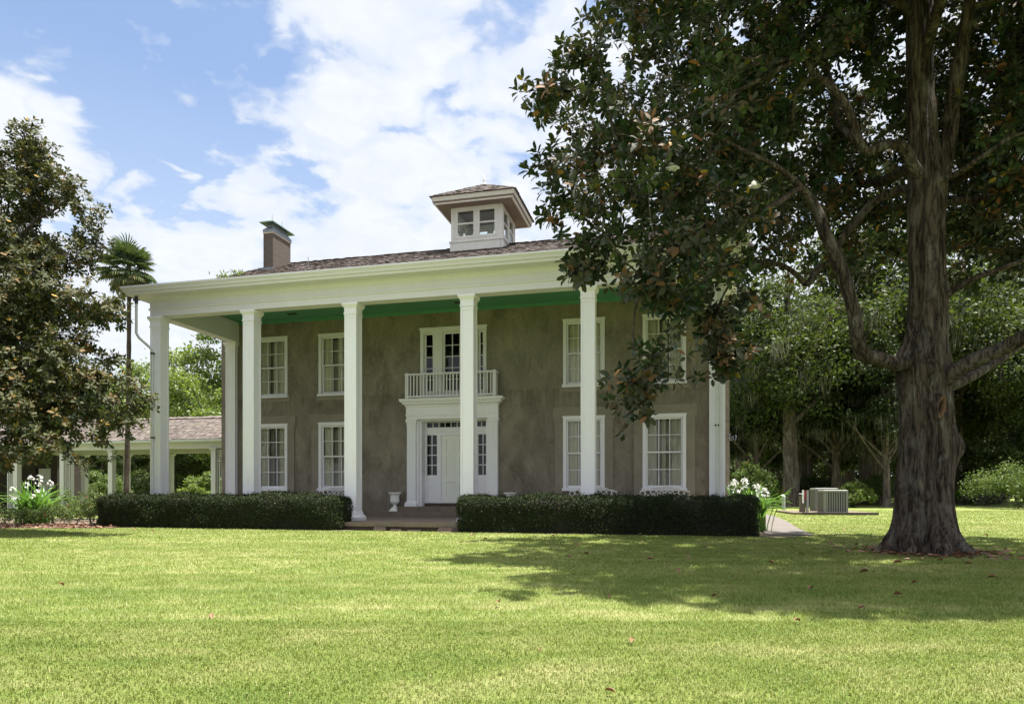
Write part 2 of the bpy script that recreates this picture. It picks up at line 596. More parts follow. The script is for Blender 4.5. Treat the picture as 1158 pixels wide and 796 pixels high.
def glass_mat(name, tint=(0.9, 0.95, 0.95), bright=0.0):
    m, t, b, out = new_mat(name)
    m.node_tree.nodes.remove(b)
    tr = t.n('ShaderNodeBsdfTransparent'); tr.inputs[0].default_value = (*tint, 1)
    gl = t.n('ShaderNodeBsdfGlossy'); gl.inputs['Roughness'].default_value = 0.015
    fr = t.n('ShaderNodeFresnel'); fr.inputs['IOR'].default_value = 1.5
    co = obj_co(t)
    bp = t.n('ShaderNodeBump'); bp.inputs['Strength'].default_value = 0.04; bp.inputs['Distance'].default_value = 0.05
    t.l(t.noise(co, 2.5, 2), bp.inputs['Height'])
    t.l(bp.outputs[0], gl.inputs['Normal'])
    mx = t.n('ShaderNodeMixShader')
    t.l(t.math('ADD', t.math('MULTIPLY', fr.outputs[0], 1.0), 0.0, clamp=True), mx.inputs[0])
    t.l(tr.outputs[0], mx.inputs[1]); t.l(gl.outputs[0], mx.inputs[2])
    t.l(mx.outputs[0], out.inputs['Surface'])
    return m


M['glass'] = glass_mat('window_glass')


def leaf_mat(name, top, under, rough=0.35, trans=0.15, tcol=(0.15, 0.22, 0.03), spec=0.5):
    """two-sided leaf: stops of colour by leaf, underside of its own colour, some light through"""
    m, t, b, out = new_mat(name)
    a = t.n('ShaderNodeAttribute', attribute_name='rnd')
    col = t.ramp(a.outputs['Fac'], top)
    if under is not None:
        g = t.n('ShaderNodeNewGeometry')
        ucol = t.ramp(a.outputs['Fac'], under)
        col = t.mix(g.outputs['Backfacing'], col, ucol)
        t.l(t.math('ADD', t.math('MULTIPLY', g.outputs['Backfacing'], 0.45), rough, clamp=True), b.inputs['Roughness'])
    else:
        b.inputs['Roughness'].default_value = rough
    b.inputs['Specular IOR Level'].default_value = spec
    t.l(col, b.inputs['Base Color'])
    if trans > 0:
        tl = t.n('ShaderNodeBsdfTranslucent')
        t.l(t.mix(0.35, tcol, col), tl.inputs[0])
        mx = t.n('ShaderNodeMixShader'); mx.inputs[0].default_value = trans
        t.l(b.outputs[0], mx.inputs[1]); t.l(tl.outputs[0], mx.inputs[2])
        t.l(mx.outputs[0], out.inputs['Surface'])
    return m


M['magnolia'] = leaf_mat('magnolia_leaf',
    [(0.0, (0.013, 0.029, 0.014)), (0.55, (0.030, 0.058, 0.025)), (0.84, (0.055, 0.078, 0.030)), (0.93, (0.12, 0.105, 0.022)), (0.985, (0.40, 0.28, 0.025)), (1.0, (0.26, 0.12, 0.045))],
    [(0.0, (0.022, 0.030, 0.012)), (0.52, (0.036, 0.040, 0.014)), (0.72, (0.095, 0.050, 0.013)), (0.93, (0.16, 0.068, 0.015)), (1.0, (0.30, 0.17, 0.03))],
    0.30, 0.06, (0.10, 0.11, 0.015), 0.45)
M['magnolia_sunny'] = leaf_mat('magnolia_leaf_olive',
    [(0.0, (0.012, 0.028, 0.011)), (0.5, (0.028, 0.050, 0.017)), (0.84, (0.062, 0.080, 0.024)), (0.93, (0.15, 0.13, 0.03)), (0.985, (0.45, 0.30, 0.03)), (1.0, (0.30, 0.13, 0.05))],
    [(0.0, (0.028, 0.040, 0.013)), (0.45, (0.052, 0.060, 0.016)), (0.70, (0.078, 0.066, 0.018)), (0.93, (0.155, 0.082, 0.018)), (1.0, (0.40, 0.24, 0.03))],
    0.30, 0.12, (0.18, 0.17, 0.02), 0.48)
M['oak_leaf'] = leaf_mat('oak_leaf', [(0.0, (0.016, 0.028, 0.008)), (0.6, (0.036, 0.056, 0.015)), (1.0, (0.072, 0.090, 0.022))], None, 0.6, 0.25, (0.13, 0.18, 0.02), 0.25)
M['dark_leaf'] = leaf_mat('cedar_leaf', [(0.0, (0.010, 0.018, 0.006)), (0.6, (0.020, 0.033, 0.010)), (1.0, (0.045, 0.062, 0.018))], None, 0.65, 0.15, (0.08, 0.11, 0.015), 0.2)
M['bright_leaf'] = leaf_mat('young_leaf', [(0.0, (0.060, 0.095, 0.020)), (0.6, (0.115, 0.165, 0.036)), (1.0, (0.20, 0.235, 0.06))], None, 0.5, 0.38, (0.26, 0.36, 0.04))
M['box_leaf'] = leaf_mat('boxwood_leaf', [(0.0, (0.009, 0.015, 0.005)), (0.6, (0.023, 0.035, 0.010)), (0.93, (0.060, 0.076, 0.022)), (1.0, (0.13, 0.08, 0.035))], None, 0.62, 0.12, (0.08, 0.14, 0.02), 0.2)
M['shrub_leaf'] = leaf_mat('rose_leaf', [(0.0, (0.040, 0.070, 0.018)), (0.6, (0.085, 0.125, 0.034)), (1.0, (0.13, 0.15, 0.04))], None, 0.6, 0.25, (0.16, 0.24, 0.03), 0.22)
M['strap_leaf'] = leaf_mat('lily_leaf', [(0.0, (0.05, 0.13, 0.022)), (1.0, (0.15, 0.28, 0.05))], None, 0.32, 0.3, (0.2, 0.4, 0.04))
M['white_petal'] = leaf_mat('white_petal', [(0.0, (0.80, 0.80, 0.77)), (1.0, (0.86, 0.84, 0.82))], None, 0.6, 0.25, (0.85, 0.85, 0.8))
M['palm_leaf'] = leaf_mat('palm_frond', [(0.0, (0.028, 0.060, 0.022)), (0.5, (0.055, 0.095, 0.035)), (0.78, (0.16, 0.18, 0.07)), (1.0, (0.38, 0.31, 0.16))], None, 0.45, 0.2, (0.18, 0.24, 0.04))
M['moss'] = leaf_mat('grey_moss', [(0.0, (0.10, 0.10, 0.075)), (1.0, (0.19, 0.19, 0.14))], None, 0.9, 0.25, (0.2, 0.2, 0.13))
M['dead_leaf'] = leaf_mat('fallen_leaf', [(0.0, (0.07, 0.030, 0.018)), (0.6, (0.20, 0.085, 0.045)), (1.0, (0.34, 0.22, 0.14))], None, 0.6, 0.05, (0.3, 0.15, 0.05))


def bark(name, dark, light, scale=1.0, blot=(0.33, 0.32, 0.29), dist=0.05):
    m, t, b, _ = new_mat(name)
    co = obj_co(t)
    wob = t.n('ShaderNodeTexNoise'); wob.inputs['Scale'].default_value = 1.3 * scale; wob.inputs['Detail'].default_value = 4
    t.l(co, wob.inputs['Vector'])
    va = t.n('ShaderNodeVectorMath', operation='MULTIPLY_ADD')
    t.l(wob.outputs['Color'], va.inputs[0]); va.inputs[1].default_value = (0.13 / scale,) * 3; t.l(co, va.inputs[2])
    r1 = t.noise(t.mapping(va.outputs[0], (1, 1, 0.075)), 5.6 * scale, 4, 0.55, 0.1)
    r2 = t.noise(t.mapping(va.outputs[0], (1, 1, 0.15), (4, 2, 1)), 11 * scale, 6, 0.6, 0.2)
    fur = t.math('ABSOLUTE', t.math('SUBTRACT', r1, 0.5))
    fur = t.ramp(fur, [(0.0, 0.0), (0.035, 0.7), (0.09, 1.0)])
    fur2 = t.ramp(t.math('ABSOLUTE', t.math('SUBTRACT', r2, 0.5)), [(0.0, 0.0), (0.05, 0.8), (0.14, 1.0)])
    h = t.math('ADD', t.math('MULTIPLY', fur, 0.5), t.math('MULTIPLY', fur2, 0.42))
    fine = t.noise(co, 34 * scale, 6, 0.7)
    col = t.mix(t.ramp(h, [(0.25, 0.0), (0.92, 1.0)]), dark, light)
    lich = t.noise(t.mapping(co, (1, 1, 0.45)), 4.2 * scale, 7, 0.68, 0.3)
    col = t.mix(t.math('MULTIPLY', t.ramp(lich, [(0.52, 0.0), (0.62, 1.0)]), 0.7), col, blot)
    col = t.mix(t.math('MULTIPLY', fine, 0.35), col, tuple(x * 0.5 for x in dark))
    t.l(col, b.inputs['Base Color'])
    setin(b, Roughness=0.95)
    b.inputs['Specular IOR Level'].default_value = 0.2
    bump(t, b, t.math('ADD', h, t.math('MULTIPLY', fine, 0.35)), 0.9, dist)
    return m


M['bark'] = bark('magnolia_bark', (0.022, 0.016, 0.013), (0.122, 0.093, 0.077), 1.0, (0.20, 0.178, 0.155), 0.07)
M['twig'] = bark('magnolia_branch_bark', (0.055, 0.045, 0.034), (0.135, 0.115, 0.088), 1.6, (0.20, 0.185, 0.145), 0.02)
M['oak_bark'] = bark('oak_bark', (0.06, 0.047, 0.038), (0.20, 0.16, 0.13), 0.6, (0.26, 0.235, 0.20), 0.08)
M['scar'] = plain('torn_heartwood', (0.17, 0.095, 0.05), 0.9, 0, 0.35, 18, 0.5)
M['hollow'] = plain('dark_hollow', (0.012, 0.010, 0.008), 1.0, 0, 0.2, 8, 0)
M['hedge_core'] = plain('shade_toned_hedge_twigs', (0.012, 0.011, 0.007), 0.95, 0, 0.4, 9, 0.4)  # dark twig brown, with the hedge's inner self-shadow put into the colour
M['palm_bark'] = bark('palm_bark', (0.06, 0.045, 0.035), (0.15, 0.12, 0.09), 2.0, (0.2, 0.18, 0.14), 0.03)


def lawn_colour(t, co, blade=False):
    """mown turf: pale and green drifts, thin mowing lines along x"""
    n0 = t.noise(co, 0.22, 5, 0.55)
    n1 = t.noise(t.mapping(co, (0.7, 1.3, 1)), 1.4, 6, 0.62, 0.4)
    mow = t.noise(t.mapping(co, (0.035, 1.9, 1), (0, 3, 0), (0, 0, math.radians(2.5))), 1.0, 5, 0.75)
    k = t.math('ADD', t.math('ADD', t.math('MULTIPLY', n0, 0.28), t.math('MULTIPLY', n1, 0.52)), t.math('MULTIPLY', mow, 0.38))
    col = t.ramp(k, [(0.46, (0.084, 0.138, 0.022)), (0.58, (0.168, 0.210, 0.048)), (0.70, (0.33, 0.32, 0.14))])
    return col


def grass_mats():
    m, t, b, _ = new_mat('lawn_turf')
    co = t.n('ShaderNodeTexCoord').outputs['Object']
    col = lawn_colour(t, co)
    f = t.noise(co, 40, 5, 0.75)
    col = t.mix(t.math('MULTIPLY', f, 0.5), col, (0.05, 0.075, 0.014))
    t.l(col, b.inputs['Base Color'])
    setin(b, Roughness=0.95)
    b.inputs['Specular IOR Level'].default_value = 0.15
    bump(t, b, t.noise(co, 55, 6, 0.8), 0.8, 0.03)
    g, t, b, out = new_mat('grass_blade')
    co = t.n('ShaderNodeTexCoord').outputs['Object']
    col = lawn_colour(t, co)
    a = t.n('ShaderNodeAttribute', attribute_name='rnd')
    col2 = t.ramp(a.outputs['Fac'], [(0.0, (0.068, 0.13, 0.018)), (0.45, (0.155, 0.22, 0.042)), (0.8, (0.28, 0.30, 0.105)), (1.0, (0.50, 0.43, 0.24))])
    t.l(t.mix(0.52, col, col2), b.inputs['Base Color'])
    setin(b, Roughness=0.55)
    b.inputs['Specular IOR Level'].default_value = 0.3
    tl = t.n('ShaderNodeBsdfTranslucent'); t.l(t.mix(0.6, col, (0.30, 0.33, 0.05)), tl.inputs[0])
    mx = t.n('ShaderNodeMixShader'); mx.inputs[0].default_value = 0.28
    t.l(b.outputs[0], mx.inputs[1]); t.l(tl.outputs[0], mx.inputs[2])
    t.l(mx.outputs[0], out.inputs['Surface'])
    return m, g


M['turf'], M['blade'] = grass_mats()

# ------------------------------------------------------------------ ground


def build_ground():
    mb = MB()
    xs = np.linspace(-260, 260, 53); ys = np.linspace(-60, 420, 49)
    vs = [(x, y, 0.0) for y in ys for x in xs]
    n = len(xs)
    fs = [(j * n + i, j * n + i + 1, (j + 1) * n + i + 1, (j + 1) * n + i) for j in range(len(ys) - 1) for i in range(n - 1)]
    mb.add(vs, fs)
    kind(mb.build('lawn', M['turf']), 'structure')


build_ground()

PATH = [(865, 603), (916, 603.5), (898, 594), (884, 586.5), (873, 581.5), (866, 578), (852, 578), (850, 590)]


def build_path():
    def g(px, y):
        Z = EYE * F / (y - HY)
        return (px - PX) / F * Z, Z
    # a concrete walk past the right end of the house
    ctr = [(7.15, 17.6), (8.15, 21.0), (9.5, 25.0), (11.3, 31.0), (12.4, 37.0)]
    mb = MB()
    vs = []
    w = 0.58
    for i, (x, y) in enumerate(ctr):
        a = ctr[max(0, i - 1)]; c = ctr[min(len(ctr) - 1, i + 1)]
        d = Vector((c[0] - a[0], c[1] - a[1])).normalized()
        s = Vector((d.y, -d.x)) * w
        vs += [(x - s.x, y - s.y, 0.03), (x + s.x, y + s.y, 0.03), (x + s.x, y + s.y, -0.1), (x - s.x, y - s.y, -0.1)]
    fs = [(0, 1, 2, 3)]
    for i in range(len(ctr) - 1):
        a = i * 4; b = a + 4
        fs += [(a, b, b + 1, a + 1), (a + 1, b + 1, b + 2, a + 2), (a, a + 3, b + 3, b)]
    mb.add(vs, fs)
    kind(mb.build('path', M['path']), 'structure')
    return ctr


PATH_C = build_path()

# ------------------------------------------------------------------ the house
house = thing('plantation_house', 'grey brown stucco mansion with six tall white columns, green porch ceiling and rooftop cupola', 'house', HO, -TH)

WF = 4.20           # front wall plane
LOWER = [(-8.09, -6.655), (-5.336, -3.90), (4.067, 5.514), (6.787, 8.219)]
Z_LO = (1.15, 3.735)
Z_UP = (4.735, 7.10)
DOOR_HOLE = (-1.34, 1.42, 0.58, 3.80)
UPDOOR_HOLE = (-1.22, 1.30, 4.50, 7.08)


def holed_wall(mb, a0, a1, z0, z1, d0, d1, holes, axis='u', mat=0):
    """wall in the (a,z) plane from depth d0 to d1 with rectangular openings and their reveals"""
    As = sorted({a0, a1, *[h[0] for h in holes], *[h[1] for h in holes]})
    Zs = sorted({z0, z1, *[h[2] for h in holes], *[h[3] for h in holes]})

    def P(a, d, z):
        return (a, d, z) if axis == 'u' else (d, a, z)
    for i in range(len(As) - 1):
        for j in range(len(Zs) - 1):
            ca = (As[i] + As[i + 1]) / 2; cz = (Zs[j] + Zs[j + 1]) / 2
            if any(h[0] < ca < h[1] and h[2] < cz < h[3] for h in holes):
                continue
            for d in (d0, d1):
                mb.add([P(As[i], d, Zs[j]), P(As[i + 1], d, Zs[j]), P(As[i + 1], d, Zs[j + 1]), P(As[i], d, Zs[j + 1])], [(0, 1, 2, 3)], mat)
    for h in holes + [(a0, a1, z0, z1)]:
        for q in (((h[0], h[2]), (h[1], h[2])), ((h[1], h[2]), (h[1], h[3])), ((h[1], h[3]), (h[0], h[3])), ((h[0], h[3]), (h[0], h[2]))):
            (p, r), (p2, r2) = q
            mb.add([P(p, d0, r), P(p2, d0, r2), P(p2, d1, r2), P(p, d1, r)], [(0, 1, 2, 3)], mat)


def roof_z(v):
    return 7.62 + 0.455 * v if v <= 8.4 else 7.62 + 0.455 * (16.8 - v)


def build_walls():
    mb = MB()
    holes = [(a, b, *Z_LO) for a, b in LOWER] + [(a, b, *Z_UP) for a, b in LOWER] + [DOOR_HOLE, UPDOOR_HOLE]
    holed_wall(mb, -9.6, 9.6, 0, 7.86, WF, WF + 0.4, holes)
    mb.build('front_wall', M['stucco'], house)
    mb = MB()
    for u in (-9.6, 9.2):
        mb.box(u, u + 0.4, WF + 0.403, 16.2, 0, 7.55)
    mb.box(-9.6, 9.6, 16.203, 16.6, 0, 7.55)
    mb.build('side_wall', M['stucco'], house)
    for u in (-9.5, 9.2):       # gable ends over the side entablature
        mb = MB()
        pr = [(0.05, 7.70), (16.75, 7.70), (8.4, roof_z(8.4) - 0.14)]
        vs = [(u, *p) for p in pr] + [(u + 0.3, *p) for p in pr]
        mb.add(vs, [(0, 2, 1), (3, 4, 5), (0, 1, 4, 3), (1, 2, 5, 4), (2, 0, 3, 5)])
        mb.build('gable', M['stucco'], house)
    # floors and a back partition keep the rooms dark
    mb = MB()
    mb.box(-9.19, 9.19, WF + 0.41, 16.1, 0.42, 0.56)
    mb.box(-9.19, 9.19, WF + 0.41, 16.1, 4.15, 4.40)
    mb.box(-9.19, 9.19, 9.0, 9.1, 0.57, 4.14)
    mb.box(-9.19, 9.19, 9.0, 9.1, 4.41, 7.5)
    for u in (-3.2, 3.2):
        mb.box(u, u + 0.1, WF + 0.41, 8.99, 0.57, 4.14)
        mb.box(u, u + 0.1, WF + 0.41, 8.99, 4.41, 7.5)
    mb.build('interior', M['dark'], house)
    # raised stucco bands round the ground floor windows, one for each
    for a, b in LOWER:
        mb = MB()
        f, k = WF - 0.040, WF - 0.001
        mb.box(a - 0.29, a - 0.002, f, k, 0.40, 3.62)
        mb.box(b + 0.002, b + 0.29, f, k, 0.40, 3.62)
        mb.box(a - 0.35, a - 0.002, f - 0.012, k, 3.622, 3.74)
        mb.box(b + 0.002, b + 0.35, f - 0.012, k, 3.622, 3.74)
        mb.box(a - 0.35, b + 0.35, f - 0.012, k, 3.742, 4.05)
        mb.build('window_surround', M['stucco_band'], house)
    for a, b in LOWER:
        mb = MB()
        mb.box(a - 0.10, b + 0.10, WF - 0.022, WF - 0.001, Z_UP[0] - 0.14, Z_UP[0] - 0.012)
        mb.build('window_apron', M['stucco_band'], house)


build_walls()


def build_window(a, b, z0, z1, seed, mid):
    rr = random.Random(seed)
    mb = MB()
    f = WF - 0.045
    k = WF + 0.16
    w = 0.115
    mb.box(a + 0.003, a + w, f, k, z0 + 0.10, z1 - 0.003)
    mb.box(b - w, b - 0.003, f, k, z0 + 0.10, z1 - 0.003)
    mb.box(a + w, b - w, f, k, z1 - w, z1 - 0.003)
    mb.box(a - 0.015, b + 0.015, f - 0.012, f + 0.02, z1 - 0.045, z1 + 0.012)
    win = mb.build('window', M['trim'] if z0 > 4 else M['white'], house)
    sm = M['trim'] if z0 > 4 else M['white']
    mb = MB()
    mb.box(a - 0.03, b + 0.03, WF - 0.10, k, z0 + 0.003, z0 + 0.10)
    mb.build('sill', sm, win)
    ia, ib = a + w, b - w
    zb, zt = z0 + 0.10, z1 - w
    for (s0, s1, d) in ((mid - 0.02, zt, WF + 0.035), (zb, mid + 0.03, WF + 0.085)):
        mb = MB()
        fw = 0.058
        mb.box(ia + 0.004, ia + fw, d, d + 0.04, s0, s1 - 0.002)
        mb.box(ib - fw, ib - 0.004, d, d + 0.04, s0, s1 - 0.002)
        mb.box(ia + fw, ib - fw, d, d + 0.04, s1 - 0.055, s1 - 0.002)
        mb.box(ia + fw, ib - fw, d, d + 0.04, s0, s0 + (0.05 if d < WF + 0.06 else 0.09))
        for i in (1, 2):
            x = ia + fw + (ib - ia - 2 * fw) * i / 3
            mb.box(x - 0.013, x + 0.013, d + 0.006, d + 0.034, s0 + 0.05, s1 - 0.056)
        zc = (s0 + s1) / 2 + 0.01
        xs = [ia + fw, *[ia + fw + (ib - ia - 2 * fw) * i / 3 for i in (1, 2)], ib - fw]
        for i in range(3):
            mb.box(xs[i] + (0.0135 if i else 0.001), xs[i + 1] - (0.0135 if i < 2 else 0.001), d + 0.008, d + 0.032, zc - 0.013, zc + 0.013)
        mb.build('sash', sm, win)
        mb = MB()
        mb.add([(ia + fw, d + 0.02, s0 + 0.04), (ib - fw, d + 0.02, s0 + 0.04), (ib - fw, d + 0.02, s1 - 0.04), (ia + fw, d + 0.02, s1 - 0.04)], [(0, 1, 2, 3)])
        mb.build('pane', M['glass'], win)
    # folded curtains drawn partly across, a louvred shutter leaf ajar behind some
    W = ib - ia

    def curtain(c0, c1, dd, zlo):
        mb = MB()
        n = max(8, int((c1 - c0) / 0.018)); vs = []
        ph = rr.random() * 6
        for i in range(n + 1):
            x = c0 + (c1 - c0) * i / n
            for z in (zlo, zt - 0.02):
                vs.append((x, dd + 0.035 * math.sin(ph + x * 46) + 0.012 * math.sin(x * 91), z))
        mb.add(vs, [(2 * i, 2 * i + 2, 2 * i + 3, 2 * i + 1) for i in range(n)], smooth=True)
        mb.build('curtain', M['curtain'], win)
    curtain(ia, ia + W * rr.uniform(0.26, 0.38), WF + 0.20, zb + 0.01)
    curtain(ib - W * rr.uniform(0.22, 0.36), ib, WF + 0.21, zb + 0.01)
    if rr.random() < 0.75:
        c = ia + W * rr.uniform(0.4, 0.5)
        curtain(c, c + W * rr.uniform(0.10, 0.20), WF + 0.24, zb + 0.01)
    mb = MB()
    for (c0, c1) in ((ia + W * 0.06, ia + W * 0.44), (ib - W * 0.46, ib - W * 0.05)):
        y = WF + 0.33
        mb.box(c0, c0 + 0.05, y, y + 0.03, zb, zb + (zt - zb) * 0.97)
        mb.box(c1 - 0.05, c1, y, y + 0.03, zb, zb + (zt - zb) * 0.97)
        for zc in (0.0, 0.28, 0.5, 0.72, 0.95):
            z = zb + (zt - zb) * zc
            mb.box(c0 + 0.051, c1 - 0.051, y, y + 0.03, z, z + 0.05)
        nl = 26
        for i in range(nl):
            z = zb + 0.06 + (zt - zb - 0.15) * i / nl
            if True:
                mb.box(c0 + 0.052, c1 - 0.052, y + 0.010, y + 0.022, z, z + 0.088)
    mb.build('shutter', M['shutter'], win)


for i, (a, b) in enumerate(LOWER):
    build_window(a, b, *Z_LO, 10 + i, 2.455)
    build_window(a, b, *Z_UP, 20 + i, 5.915)


def build_column(cx, half=0.2, v0=0.0, depth=0.4, name='column', top=6.97):
    cy = v0 + depth / 2
    hd = depth / 2
    mb = MB()
    mb.box(cx - half + 0.012, cx + half - 0.012, v0 + 0.012, v0 + depth - 0.012, 0.5, top - 0.15)
    st = 0.055
    for sx in (-1, 1):
        for sy in (-1, 1):
            x0 = cx + sx * half; y0 = cy + sy * hd
            mb.box(min(x0, x0 - sx * st), max(x0, x0 - sx * st), min(y0, y0 - sy * st), max(y0, y0 - sy * st), 0.50, top - 0.36)
    for z0, z1 in ((0.50, 0.62), (top - 0.46, top - 0.361)):
        mb.box(cx - half + st, cx + half - st, v0 + 0.001, v0 + depth - 0.001, z0, z1)
        mb.box(cx - half + 0.001, cx + half - 0.001, v0 + st, v0 + depth - st, z0, z1)
    o = mb.build(name, M['white'], house)
    mb = MB()
    mb.box(cx - half - 0.018, cx + half + 0.018, v0 - 0.018, v0 + depth + 0.018, top - 0.36, top - 0.315)
    mb.box(cx - half - 0.004, cx + half + 0.004, v0 - 0.004, v0 + depth + 0.004, top - 0.314, top - 0.165)
    mb.frustum(cx, cy, top - 0.165, top - 0.075, half + 0.006, hd + 0.006, half + 0.062, hd + 0.062)
    mb.box(cx - half - 0.066, cx + half + 0.066, v0 - 0.066, v0 + depth + 0.066, top - 0.074, top - 0.002)
    mb.build('capital', M['white'], o)
    mb = MB()
    mb.box(cx - half - 0.10, cx + half + 0.10, v0 - 0.10, v0 + depth + 0.10, 0.236, 0.335)
    mb.frustum(cx, cy, 0.335, 0.405, half + 0.098, hd + 0.098, half + 0.05, hd + 0.05)
    mb.frustum(cx, cy, 0.405, 0.52, half + 0.04, hd + 0.04, half + 0.012, hd + 0.012)
    mb.build('base', M['white'], o)
    return o


for cx in (-9.0, -5.47, -1.885, 1.885, 5.47, 9.0):
    build_column(cx)
for cx in (-9.08, 9.2):                      # flat pilasters where the porch meets the wall
    build_column(cx, 0.215, WF - 0.17, 0.165, 'pilaster')


def side_path(d):
    return [(-9.2 - d, 16.9), (-9.2 - d, -d), (9.2 + d, -d), (9.2 + d, 16.9)]


def build_entablature():
    mb = MB()
    mb.sweep(side_path, [(-0.40, 7.78), (-0.40, 6.972), (0, 6.972), (0, 7.16), (0.030, 7.175), (0.045, 7.215), (0.02, 7.235), (0.004, 7.24), (0.004, 7.44),
                         (0.03, 7.46), (0.06, 7.53), (0.12, 7.575), (0.50, 7.582), (0.505, 7.60), (0.52, 7.645), (0.545, 7.66), (0.50, 7.70), (0.2, 7.74), (-0.40, 7.78)])
    mb.build('entablature', M['trim'], house)
    mb = MB()
    mb.sweep(side_path, [(0.49, 7.664), (0.556, 7.666), (0.57, 7.70), (0.575, 7.72), (0.60, 7.755), (0.625, 7.785), (0.63, 7.80), (0.632, 7.84), (0.615, 7.843), (0.60, 7.80), (0.52, 7.72), (0.49, 7.70)])
    mb.build('gutter', M['trim'], house)
    mb = MB()
    mb.box(-8.795, 8.795, 0.405, WF - 0.002, 7.735, 7.775)
    mb.box(-8.795, 8.795, WF - 0.05, WF - 0.004, 7.62, 7.734)
    mb.box(-8.795, 8.795, 0.406, 0.44, 7.66, 7.734)
    mb.build('porch_ceiling', M['green'], house)
    for u, v in ((-6.0, 3.4), (0.55, 3.4), (6.6, 3.4)):
        mb = MB()
        mb.box(u - 0.19, u + 0.19, v - 0.09, v + 0.09, 7.72, 7.733)
        for i in range(5):
            mb.box(u - 0.17, u + 0.17, v - 0.075 + i * 0.033, v - 0.06 + i * 0.033, 7.712, 7.7195)
        mb.build('ceiling_vent', M['timber'], house)


build_entablature()


def shingle_roof(mb, u0, u1, e, r, expo, wid, seed, drop=0.0, jag=0.03):
    """courses of split shingles from eave e=(v,z) to ridge r=(v,z); each one a thick-butted wedge"""
    rr = random.Random(seed)
    E_ = Vector((0, *e)); R_ = Vector((0, *r))
    s = (R_ - E_); Ls = s.length; s.normalize()
    nn = Vector((0, -s.z, s.y))
    if nn.z < 0:
        nn = -nn
    rows = int(Ls / expo)
    for i in range(rows + 1):
        u = u0 - rr.random() * wid
        while u < u1:
            w = wid * rr.uniform(0.55, 1.35)
            a0 = max(u0, u + 0.004); a1 = min(u1, u + w)
            u += w
            if a1 - a0 < 0.03:
                continue
            t0 = i * expo - rr.uniform(0, jag)
            t1 = min(Ls, t0 + expo * 1.7)
            th = rr.uniform(0.018, 0.036) + drop
            p = [E_ + s * t0 + nn * th, E_ + s * t1 + nn * 0.010, E_ + s * t0 - nn * 0.002]
            vs = [(a0, p[0].y, p[0].z), (a1, p[0].y, p[0].z), (a1, p[1].y, p[1].z), (a0, p[1].y, p[1].z), (a0, p[2].y, p[2].z), (a1, p[2].y, p[2].z)]
            mb.add(vs, [(0, 1, 2, 3), (4, 5, 1, 0), (4, 0, 3), (5, 2, 1)], 0, min(1, max(0, rr.gauss(0.5, 0.24))))


